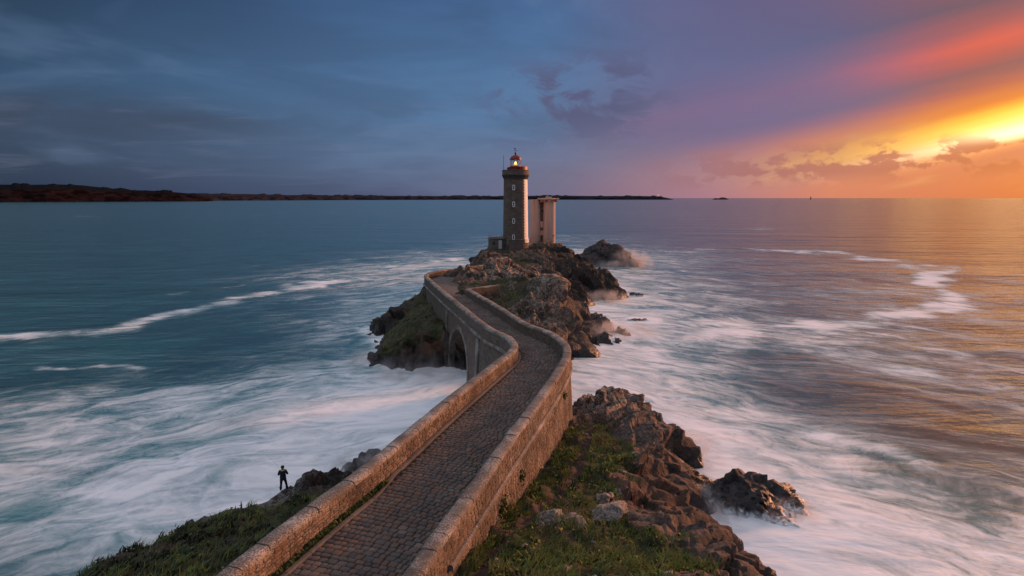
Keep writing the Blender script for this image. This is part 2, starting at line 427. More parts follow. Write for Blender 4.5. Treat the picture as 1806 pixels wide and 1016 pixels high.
SETT = stone('sett_granite', [(0.066, 0.066, 0.068), (0.185, 0.135, 0.105), (0.050, 0.054, 0.060), (0.195, 0.105, 0.066), (0.095, 0.085, 0.076), (0.140, 0.084, 0.058), (0.072, 0.072, 0.074)], (0.24, 0.21, 0.19), 0.0, 0.8, 0.3)
KERB = stone('kerb_granite', [(0.15, 0.125, 0.105), (0.18, 0.15, 0.125)], (0.3, 0.27, 0.24), 0, 1.0, 0.25)

def flat(name, c, rough=0.7, metal=0.0, nz=0.15, nsc=6.0):
    m_, t, b = material(name); p = pos(t)
    col = t.mix(t.smooth(t.noise(p, nsc, 5, 0.6), 0.3, 0.7), c, tuple((1 - 2.2 * nz) * v_ for v_ in c))
    t.put(b.inputs['Base Color'], col); b.inputs['Roughness'].default_value = rough; b.inputs['Metallic'].default_value = metal
    return m_
MORTAR = flat('joint_earth', (0.040, 0.032, 0.024), 0.95, nz=0.25)
RED = flat('red_paint', (0.26, 0.020, 0.012), 0.5)
WHITE = flat('white_paint', (0.80, 0.74, 0.68), 0.6, nz=0.06, nsc=2.0)
DOORWHITE = flat('door_paint', (0.50, 0.47, 0.46), 0.5, nz=0.05)
DARK = flat('dark_opening', (0.012, 0.012, 0.014), 0.25)
METAL = flat('dark_metal', (0.06, 0.055, 0.055), 0.5, 0.6)

# ------------------------------------------------------------------ terrain
def terrain(name, pts, x0, x1, y0, y1, step, mat, s1, a1, s2, a2, seed, grass_bumps=(0.8, 0.22), dirt_line=None, flats=(), strata=(), dark_fn=None, foamlow=0.0, sig=2.4, sharp=24):
    """height field through surveyed points, broken into faceted rock; pts = x, y, z, turf, lichen"""
    A = np.array([(*p, *([0] * (5 - len(p)))) for p in pts], float)
    nx = int((x1 - x0) / step) + 1; ny = int((y1 - y0) / step) + 1
    X, Y = np.meshgrid(np.linspace(x0, x1, nx), np.linspace(y0, y1, ny)); Q = np.stack([X.ravel(), Y.ravel()], 1)
    Z = np.clip(tps(A[:, :2], A[:, 2], 2e-4)(Q), -4, 14)
    G = np.clip(shepard(A[:, :2], A[:, 3], Q, sig), 0, 1); Li = np.clip(shepard(A[:, :2], A[:, 4], Q, sig), 0, 1)
    P = np.column_stack([Q, Z])
    gx, gy = np.gradient(Z.reshape(ny, nx), step)[::-1]
    N = np.column_stack([-gx.ravel(), -gy.ravel(), np.ones(len(Z))]); N /= np.linalg.norm(N, axis=1)[:, None]
    slope = N[:, 2]
    G = G * np.clip((slope - 0.42) / 0.2, 0, 1) * np.clip((Z - 1.0) / 0.8, 0, 1)
    Gm = np.clip((G - 0.3) / 0.35 + fbm(P * 0.6, 3, seed + 90) * 0.85, 0, 1)
    tiltM = np.array([[0.92, 0.25, 0.30], [-0.22, 0.95, 0.2], [-0.28, -0.2, 0.94]])
    Pr = (P + fbm(P * 0.3 / s1 * 2, 2, seed + 5)[:, None] * 0.25 * s1) @ tiltM.T
    f1, c1 = facets(Pr * np.array([1 / s1, 1 / s1, 0.55 / s1]), seed, 2.6)
    f2, c2 = facets(Pr * np.array([1 / s2, 1 / s2, 0.6 / s2]), seed + 20, 2.6)
    n3 = fbm(P / (s1 * 2.6), 4, seed + 40)
    rock = f1 * a1 * 1.5 + f2 * a2 * 1.5 - (1 - c1) * a1 * 0.45 - (1 - c2) * a2 * 0.4 + n3 * a1 * 0.9
    for per, am, dv in strata:            # tilted beds weathered into ledges
        dv = np.array(dv) / np.linalg.norm(dv); q_ = (P @ dv) / per + fbm(P / (per * 4), 3, seed + 70) * 0.7
        fr_ = q_ - np.floor(q_); rock = rock + am * (np.where(fr_ < 0.82, fr_ / 0.82, (1 - fr_) / 0.18) - 0.5) * (0.55 + 0.9 * np.clip(fbm(P / (per * 6), 2, seed + 75) + 0.3, 0, 1))
    low = np.clip((Z + 2.5) / 2.5, 0.15, 1)
    turf = fbm(P / grass_bumps[0], 3, seed + 60) * grass_bumps[1]
    D = rock * (1 - Gm) * low + turf * Gm + 0.15 * f1 * a1 * Gm
    if dirt_line is not None:
        dd = polydist(Q, dirt_line); dirt = np.clip(1.25 - dd / (0.42 + 0.25 * fbm(P * 0.8, 2, 3)), 0, 1) * (Gm > 0.15)
        D = D - dirt * 0.10
    else: dirt = np.zeros(len(Q))
    for fx, fy, fr, fz in flats:          # trodden or built-over spots
        k_ = np.clip(1.6 - np.hypot(Q[:, 0] - fx, Q[:, 1] - fy) / fr, 0, 1); D = D * (1 - 0.85 * k_); P[:, 2] = P[:, 2] * (1 - k_) + np.minimum(P[:, 2], fz) * k_
    P2 = P + N * D[:, None]
    I = np.arange(nx * ny).reshape(ny, nx)
    F = np.stack([I[:-1, :-1], I[:-1, 1:], I[1:, 1:], I[1:, :-1]], -1).reshape(-1, 4)
    keep = P2[F].max(1)[:, 2] > -1.3
    F = F[keep]
    foam = np.clip((foamlow - P2[:, 2]) / max(foamlow, 0.01) , 0, 1) * (foamlow > 0)
    me = mesh_np(name, P2, F, mat, {'grass': ('POINT', Gm * (1 - dirt)), 'lichen': ('POINT', Li), 'dirt': ('POINT', dirt), 'foam': ('POINT', foam), 'darken': ('POINT', dark_fn(Q[:, 0], Q[:, 1]) if dark_fn else np.zeros(len(Q)))})
    me.set_sharp_from_angle(angle=R(sharp))
    return me, dict(P=P2.reshape(ny, nx, 3), G=(Gm * (1 - dirt)).reshape(ny, nx), x0=x0, y0=y0, step_x=(x1 - x0) / (nx - 1), step_y=(y1 - y0) / (ny - 1))

def height_at(T, x, y):
    j = int(round((y - T['y0']) / T['step_y'])); i = int(round((x - T['x0']) / T['step_x']))
    return T['P'][j, i, 2]

HEAD = [(-9.5, 8, 7.0, 1), (-3, 8, 7.0, 1), (-7, 14, 6.9, 1), (-6, 20, 6.9, 1), (-6, 25, 6.6, 1), (-3.5, 32, 5.4, 1), (-1, 40, 3.6, 1), (2, 50, 2.2), (2.5, 57, 0.2), (0, 63, -2), (3.5, 63, -1),
 (-3.0, 19.5, 7.40, 1), (-1.9, 24.5, 6.95, 1), (-0.9, 28, 6.2, 1), (0.3, 32, 5.4, 1), (2.4, 38.9, 4.6, 1), (4.2, 45, 4.1, .9), (5.6, 50.5, 3.4, .3), (6.0, 54, 2.9, 0, .4),
 (2.4, 24.8, 6.3, 1), (2, 30.4, 5.5, 1), (4.6, 32.2, 5, .9, .3), (5.5, 28.8, 5, 1), (8.3, 28.4, 4, .3, .2), (7.2, 38.3, 4.4, .6), (5.9, 42, 4.4, 1), (4.8, 46.6, 4, .8), (9.6, 45.9, 3.9, .15, .3), (10.2, 38.2, 3, .15),
 (7.9, 31.6, 4.1, .35, .2), (10.1, 35, 2.9, .2), (9.0, 51.4, 3.5, .25, .9), (8.4, 56, 3.3, 0, .9), (8.9, 60, 3.0, 0, .7), (11.1, 57.5, 3.7, 0, .5), (12.4, 55.5, 3.0, 0, .2), (13.2, 49.2, 2.7, 0, .1), (11.5, 50, 3.4, 0, .3), (14.3, 46, 0.9),
 (11.6, 41.5, 2.4), (12.1, 34.3, 3.0), (13.4, 33, 2.2), (14.1, 33.5, .8), (13.2, 40.3, .5), (12.6, 43.4, 1.5), (11.4, 36.5, 2.6), (6.5, 18, 6.3, 1), (3, 14, 6.9, 1), (12, 22, 4, 0), (13, 28, 2.8), (15, 26, 1.5), (17, 20, 0),
 (17, 60, -3), (17.5, 50, -2.5), (16.3, 46, -1.0), (15.2, 38, -1.2), (16, 33, -1.5), (19, 26, -2.5), (22, 15, -2), (14.5, 62, -2.5), (14, 67, -3), (8, 68, -3), (3, 68, -3), (-1, 66, -3), (-4, 60, -3), (-3, 54, -1.8), (-6, 52, -2.5),
 (-12, 14, 7.3, 1), (-10.4, 20, 7.0, 1), (-9.2, 24, 6.6, 1), (-8.3, 27, 6.1, 1), (-6.8, 32, 5, 1), (-5.5, 37, 3.8, .6), (-4, 42, 2.2), (-2.5, 48, 0.5),
 (-11.7, 39.7, 3.0, 0, .1), (-13.9, 40.1, 3.3, 0, .5), (-15.4, 39.9, 2.45, 0, .8), (-16.8, 36.6, 2.6, 0, 1), (-18.2, 34.6, 2.8, .3, .6), (-19.4, 33, 3.0, .7), (-20.7, 28.8, 3.6, 1), (-13.5, 27.3, 5.2, 1), (-10.5, 32, 4.6, 1), (-12.5, 36, 3.6, .8), (-15, 34.5, 3.5, 1), (-16.5, 31, 4, 1), (-18, 24, 5, 1), (-22, 22, 4.2, 1), (-26, 18, 3, 1),
 (-10, 44, .3), (-13.5, 43.2, -.6), (-16.3, 42.3, -1), (-18.8, 39, -1), (-21.5, 35.5, -1), (-23.5, 31, -1), (-27, 26, -1), (-31, 20, -1), (-35, 14, -3), (-20, 46, -3), (-12, 50, -3), (-30, 35, -3), (25, 40, -3), (25, 60, -3), (-35, 30, -3), (-20, 10, 5.5, 1), (10, 8, 6, 1)]
TRAIL = [(-1.6, 21), (-1.0, 24.6), (0.4, 29.0), (2.4, 33.6), (4.4, 38.3), (5.0, 41.5), (6.0, 46.1), (7.2, 51.6)]
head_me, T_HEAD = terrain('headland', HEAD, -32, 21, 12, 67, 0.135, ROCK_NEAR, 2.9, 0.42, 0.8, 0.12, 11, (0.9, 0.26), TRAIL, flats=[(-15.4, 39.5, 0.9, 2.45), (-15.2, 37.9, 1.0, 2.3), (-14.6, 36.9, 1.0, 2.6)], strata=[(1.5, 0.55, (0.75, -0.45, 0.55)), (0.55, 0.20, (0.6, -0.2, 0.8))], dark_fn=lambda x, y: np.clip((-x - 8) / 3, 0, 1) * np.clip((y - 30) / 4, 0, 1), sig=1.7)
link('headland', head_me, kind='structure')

ISLE = [(-16, 80, 1.6, .2), (-17.7, 80.5, 1.9, .7), (-14.7, 79.3, 2.9, 1), (-11.8, 79.2, 3.6, 1), (-9, 79.6, 3.7, .6), (-18.4, 79, -.6), (-14.6, 77.4, -.9), (-10.7, 77.8, -.9), (-7.5, 77.5, -1.2), (-20.5, 86, -.8), (-19, 84, 1.2, .6), (-19.7, 91, .9, .2), (-18.3, 88, 2.2, .9), (-14.7, 87, 4.4, 1), (-12.5, 92, 5.1, 1), (-14.5, 96, 5.0, .9),
 (-20.6, 97, -.2), (-18, 96, 2.4, .3), (-19.5, 104, 3.7, .6, .2), (-23, 102, .8, 0, .2), (-24.3, 101.8, -.6), (-21.5, 99.5, 1.2), (-16.2, 104.5, 5.6, .8), (-16.5, 110, 4.6, .6), (-20, 110, 1.5), (-24, 108, -1.5), (-23, 115, -2), (-16, 117, 3.2), (-19, 120, -.6), (-14, 126, 3.2), (-16.5, 130, -.8), (-11, 134, 4.8), (-14, 140, -.6), (-9.6, 141, 7.6, .1, .4), (-12, 146, 3), (-9.5, 152, 6.8), (-12.5, 156, 1), (-7, 158, 8.7), (-6, 151, 7.6, 0, .4), (-16, 84, 2.8, 1), (-13, 83, 3.8, 1), (-17.3, 92, 3.1, 1), (-12.2, 97, 5.8, 1), (-11, 88, 4.9, 1), (-15, 91, 4.3, 1), (-10.3, 83, 4.4, 1),
 (-9, 86, 6.2), (-6, 84, 6.8), (-10.5, 96, 7.4), (-8, 92, 7.6), (-12, 104, 7.5), (-11, 110, 7.6), (-8, 114, 7.7), (-4.5, 119, 7.8), (-3.5, 81, 6.2), (-1.8, 78, 3.4), (-5, 77, 0), (-2, 74, -2.5), (3, 72, -2.5), (-8, 74, -3),
 (-6.2, 95, 8.1, 1), (-4.8, 98, 8.2, 1), (-3.0, 92, 7.8, .8), (-7.4, 102, 8.6, 0, .6), (-6.2, 108, 9.3, 0, 1), (-4.2, 116, 10.0, 0, 1), (-0.6, 113, 10.4, .1, 1), (-1.5, 105, 8.9, .1, 1), (2.6, 105, 9.7, .2, 1), (5.7, 98, 8.9, .15, 1), (0.5, 98, 8.2, .6, .7), (8.2, 93, 7.1, .1, .8), (8.8, 88.5, 5.0, 0, .4), (-.3, 93, 6.8, .6, .7), (3.5, 86, 6.6, .1, .8), (-.5, 86, 6.2, .5, .5), (5.5, 82, 4.4, 0, .6), (2, 78, 3.4, 0, .4), (5.5, 76.5, .5), (9.5, 84, .8), (10.3, 91, .9), (12, 97, .8), (15, 99.5, .4), (17, 94, .4), (20, 95, -.8), (14, 90, -.9), (11, 83, -1.2), (8, 76, -2), (12.5, 93, .9),
 (10, 103, 3.0), (13, 104, 1.0), (16, 107, .9), (18, 108, -.7), (11.5, 112, 1.5), (14, 116, -.8), (7.5, 109, 4.4, .1, .5), (9, 116, 2.6), (4.2, 119, 5.8, .4, .4), (0.5, 122, 8.4, .5, .5), (6, 126, 6.4, 0, .2), (11.5, 128, 4.6), (13.3, 123, .2), (16.9, 132, .2), (3, 131, 7.3, .4, .3), (-3, 128, 8.4, .3, .5), (-1, 138, 8.2, .5, .3), (4, 141, 8.9, .3, .2),
 (15.6, 145, 6.5, .1), (20.6, 142, 5.2), (23.2, 140, 3.5), (24.8, 138.5, 1.6), (26, 138, -.8), (18.6, 137, 3.0), (12, 138, 6.0), (14, 133, 2.2), (20, 134.5, .2), (23, 134, -1), (5.2, 152, 9.0, .3), (-1.8, 151, 8.2, .2, .3), (11.6, 155, 9.5, .2), (8.5, 148, 9.1, .3), (0.9, 160, 8.7), (5, 166, 8.9), (8.5, 170, 9.0), (13, 168, 8.2), (16, 158, 7), (22, 150, 3), (26, 146, -1), (20, 160, 2), (18, 172, 1), (22, 172, -2), (-5, 170, 6), (-8, 176, 0), (4, 180, 3), (12, 180, 1), (4, 188, -2), (-12, 168, -1), (14, 188, -2),
 (-30, 95, -3), (-28, 80, -3), (-15, 72, -3), (14, 76, -3), (24, 88, -3), (24, 104, -3), (22, 118, -3), (20, 126, -2), (30, 132, -3), (32, 145, -3), (28, 165, -3), (-22, 140, -3), (-28, 120, -3), (-20, 160, -3), (-18, 180, -3), (28, 185, -3)]
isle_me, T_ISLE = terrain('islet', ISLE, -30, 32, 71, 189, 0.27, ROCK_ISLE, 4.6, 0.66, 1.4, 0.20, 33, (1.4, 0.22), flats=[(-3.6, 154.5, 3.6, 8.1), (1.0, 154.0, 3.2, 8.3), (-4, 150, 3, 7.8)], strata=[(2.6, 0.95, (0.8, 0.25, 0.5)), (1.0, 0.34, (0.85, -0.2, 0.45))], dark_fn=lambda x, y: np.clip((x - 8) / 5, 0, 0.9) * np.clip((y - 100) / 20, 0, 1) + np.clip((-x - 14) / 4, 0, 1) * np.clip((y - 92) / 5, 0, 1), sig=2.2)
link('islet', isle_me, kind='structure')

def blob_rock(name, c, size, seed, mat, s1, a1, s2, a2, n=5, foamlow=0.0, rz=0.0, lichen=0.0, flat_z=-9, planes=16, taper=0.0):
    """free-standing rock: an icosphere pulled into shape and broken by facets"""
    bm = bmesh.new(); bmesh.ops.create_icosphere(bm, subdivisions=n, radius=1)
    V = np.array([v_.co[:] for v_ in bm.verts]); F = np.array([[v_.index for v_ in f.verts] for f in bm.faces]); bm.free()
    N = V.copy(); ca, sa = math.cos(rz), math.sin(rz)
    rg = np.random.default_rng(seed); K = rg.normal(size=(planes, 3)); K /= np.linalg.norm(K, axis=1)[:, None]; dk = rg.uniform(0.55, 0.86, planes)
    rr = np.min(dk / np.maximum(N @ K.T, 1e-3), axis=1); V = V * np.minimum(rr, 1.25)[:, None]
    wide = 1 + taper * (0.35 - np.clip(V[:, 2], -0.4, 1)); V = V * np.column_stack([wide, wide, np.ones(len(V))])
    V = V * np.array(size); V = V @ np.array([[ca, sa, 0], [-sa, ca, 0], [0, 0, 1]]); N = N @ np.array([[ca, sa, 0], [-sa, ca, 0], [0, 0, 1]])
    P = V + np.array(c)
    d = fbm(P / (s1 * 2.2), 3, seed) * a1
    f1, c1 = facets(P / np.array([s1, s1, s1 * 1.5]) + seed * 3.7, seed + 2); f2, c2 = facets(P / s2, seed + 30)
    d = d + f1 * a1 * 1.4 + f2 * a2 * 1.4 - (1 - c1) * a1 * 0.45 - (1 - c2) * a2 * 0.4
    P = P + N * d[:, None]
    P[:, 2] = np.maximum(P[:, 2], flat_z)
    L = len(P)
    foam = np.clip((foamlow - P[:, 2]) / max(foamlow, 0.01), 0, 1) * (foamlow > 0)
    loc = np.array([c[0], c[1], max(min(P[:, 2].min(), c[2]), -0.5)])
    me = mesh_np(name, P - loc, F, mat, {'grass': ('POINT', np.zeros(L)), 'lichen': ('POINT', np.full(L, lichen)), 'dirt': ('POINT', np.zeros(L)), 'foam': ('POINT', foam), 'darken': ('POINT', np.zeros(L))})
    me.set_sharp_from_angle(angle=R(28))
    o = link(name, me); o.location = loc
    return o
def thing(o, label, cat, group=None):
    o['label'] = label; o['category'] = cat
    if group: o['group'] = group
    return o
thing(blob_rock('sea_rock', (29.8, 205, -0.5), (12.6, 9, 11.0), 6, ROCK_SEA, 3.6, 0.7, 1.2, 0.35, 5, 0.0, planes=20, taper=0.55), 'big dark rock standing in the sea behind the lighthouse islet with spray breaking over it', 'rock', 'rocks standing in the sea')
thing(blob_rock('sea_rock', (17.2, 42.6, -0.1), (4.7, 3.3, 2.9), 8, ROCK_SEA, 1.4, 0.34, 0.5, 0.15, 5, 1.6, R(-25), taper=0.3), 'black rock awash in white foam, water pouring off it, beside the brown headland', 'rock', 'rocks standing in the sea')
thing(blob_rock('sea_rock', (-12.6, 47.8, -0.3), (1.9, 1.2, 1.5), 14, ROCK_SEA, 1.2, 0.3, 0.5, 0.12, 4, 0.9), 'small grey rock in mist just beyond the dark rocky bank where the angler stands', 'rock', 'rocks standing in the sea')
thing(blob_rock('sea_rock', (-11.0, 49.6, -0.1), (1.6, 1.3, 1.7), 16, ROCK_SEA, 1.2, 0.3, 0.5, 0.12, 4, 0.9), 'misty grey rock peeping over the left parapet of the bridge', 'rock', 'rocks standing in the sea')
thing(blob_rock('sea_rock', (23.5, 110.5, -0.4), (3.0, 1.2, 1.0), 19, ROCK_SEA, 1.4, 0.3, 0.5, 0.15, 4, 0.8), 'low reef rock with foam off the brown cliff of the islet', 'rock', 'rocks standing in the sea')
thing(blob_rock('sea_rock', (28.0, 139.5, -0.3), (1.6, 1.2, 1.5), 23, ROCK_SEA, 1.2, 0.3, 0.5, 0.15, 4, 0.8), 'small rock in spray at the tip of the dark ridge below the towers', 'rock', 'rocks standing in the sea')
for k, (x, y, sx_, sy_, sz_, lab) in enumerate([
    (2.0, 30.3, 0.75, 0.5, 0.5, 'pale lichen-covered boulder nearest the bridge wall, low and wide'),
    (3.0, 30.1, 0.62, 0.5, 0.5, 'rounded pale boulder touching the low wide one in the turf'),
    (4.75, 31.4, 1.05, 0.8, 0.85, 'largest pale lichen-covered boulder on the turf of the headland'),
    (5.3, 34.0, 0.6, 0.5, 0.55, 'small pale boulder higher up the slope behind the largest boulder'),
    (6.0, 32.9, 0.45, 0.4, 0.4, 'small brown-edged boulder beside the largest pale boulder')]):
    z = height_at(T_HEAD, x, y)
    thing(blob_rock('boulder', (x, y, z + 0.02), (sx_ * 1.3, sy_ * 1.15, sz_ * 1.1), 41 + k * 3, BOULDER, 0.6, 0.10, 0.25, 0.03, 4, 0, 0.4 * k, 0.8, planes=15), lab, 'boulder', 'boulders on the turf')

rg_ = np.random.default_rng(77); placed = 0
while placed < 26:
    x, y = rg_.uniform(-1, 9), rg_.uniform(22, 46)
    j_ = int((y - T_HEAD['y0']) / T_HEAD['step_y']); i_ = int((x - T_HEAD['x0']) / T_HEAD['step_x'])
    if T_HEAD['G'][j_, i_] < 0.3 or x < 0.285 * (y - 33) + 1.6: continue
    q_ = rg_.uniform(0.12, 0.30)
    thing(blob_rock('stone', (x, y, T_HEAD['P'][j_, i_, 2] + 0.02), (q_ * 1.3, q_, q_ * 0.7), 200 + placed, BOULDER, 0.4, 0.04, 0.15, 0.02, 3, 0, rg_.uniform(0, 3), 0.7, planes=14), 'small pale stone half buried in the turf of the headland slope', 'stone', 'small stones in the turf')
    placed += 1

# ------------------------------------------------------------------ far coasts
def coast(name, line, depth, mat, seed, rough, trees=0.0):
    """line = x, y, crest height; a real ridge with a seaward cliff and a back slope"""
    L = np.array(line, float); n = 420
    t = np.linspace(0, len(L) - 1, n); i = np.minimum(t.astype(int), len(L) - 2); f = (t - i)[:, None]
    C = L[i] * (1 - f) + L[i + 1] * f
    rows = [(0.0, -2.0), (0.012, 0.02), (0.03, 0.35), (0.06, 0.55), (0.12, 0.8), (0.2, 0.93), (0.3, 1.0), (0.5, 0.98), (0.75, 0.5), (1.0, -2.0)]
    V = []; Gm = []
    s = np.cumsum(np.hypot(*np.diff(C[:, :2], axis=0, prepend=C[:1, :2]).T))
    for j, (d, h) in enumerate(rows):
        nn = fbm(np.column_stack([s / (rough * 14), np.full(n, j * 0.7), np.zeros(n)]), 5, seed)
        dirv = C[:, :2] / np.hypot(C[:, 0], C[:, 1])[:, None]
        p = C[:, :2] + dirv * (d * depth + (nn * 0.04 * depth if 0 < h else 0))[:, None] if h > 0 else C[:, :2] + dirv * d * depth
        zz = h * C[:, 2] if h > 0 else np.full(n, -4.0)
        if h > 0.3: zz = zz * (1 + 0.10 * nn)
        if trees and h > 0.9: zz = zz + trees * np.clip(fbm(np.column_stack([s / (rough * 1.2), np.full(n, 3.), np.zeros(n)]), 4, seed + 9) + 0.1, 0, 1) * (C[:, 2] > 0.62 * C[:, 2].max())
        V.append(np.column_stack([p, zz])); Gm.append(np.full(n, 1.0 if h > 0.7 else 0.0))
    V = np.vstack(V); I = np.arange(n * len(rows)).reshape(len(rows), n)
    F = np.stack([I[:-1, :-1], I[:-1, 1:], I[1:, 1:], I[1:, :-1]], -1).reshape(-1, 4)
    me = mesh_np(name, V, F, mat, {'turf': ('POINT', np.concatenate(Gm))})
    return link(name, me, kind='structure')
def coast_mat(name, cliff, turf, sc):
    m_, t, b = material(name); p = pos(t)
    n = t.noise(t.mapping(p, scale=(1, 1, 2.5)), sc, 6, 0.6); n2 = t.noise(p, sc * 4, 5)
    col = t.mix(t.smooth(n, 0.4, 0.6), cliff, tuple(0.35 * c for c in cliff))
    col = t.mix(t.smooth(t.add(t.attr('turf'), t.mul(t.sub(n2, 0.5), 0.8)), 0.4, 0.7), col, turf)
    t.put(b.inputs['Base Color'], col); b.inputs['Roughness'].default_value = 1.0; b.inputs['Specular IOR Level'].default_value = 0.0
    return m_
def polar(px, r, h):           # bearing given as a run of metres across per metre ahead
    return (px * r / math.hypot(1, px), r / math.hypot(1, px), h)
coast('far_headland', [polar(-1.15, 4300, 100), polar(-0.90, 4300, 92), polar(-0.82, 4300, 96), polar(-0.74, 4300, 101), polar(-0.68, 4350, 98), polar(-0.62, 4400, 78), polar(-0.55, 4450, 66), polar(-0.50, 4500, 52), polar(-0.475, 4600, 12)],
      700, coast_mat('far_cliff', (0.022, 0.014, 0.016), (0.010, 0.012, 0.015), 0.02), 3, 34, 10)  # bluish turf tone carries distance haze in its colour
coast('far_coast', [polar(-0.62, 5600, 50), polar(-0.5, 5600, 58), polar(-0.42, 5900, 55), polar(-0.36, 6200, 48), polar(-0.25, 7000, 46), polar(-0.1, 7600, 42), polar(0.0, 8000, 46), polar(0.06, 8000, 50), polar(0.14, 8000, 45), polar(0.2, 8000, 46), polar(0.235, 8000, 40), polar(0.25, 8000, 16), polar(0.256, 8000, 3)],
      900, coast_mat('far_shore', (0.030, 0.028, 0.038), (0.022, 0.026, 0.036), 0.012), 5, 45, 9)  # distance haze painted in as blue-violet base colours
coast('far_islet', [polar(0.318, 8800, 2), polar(0.323, 8800, 20), polar(0.327, 8800, 14), polar(0.332, 8800, 28), polar(0.338, 8800, 24), polar(0.344, 8800, 3)], 120, coast_mat('far_reef', (0.09, 0.05, 0.045), (0.05, 0.045, 0.04), 0.03), 8, 18)

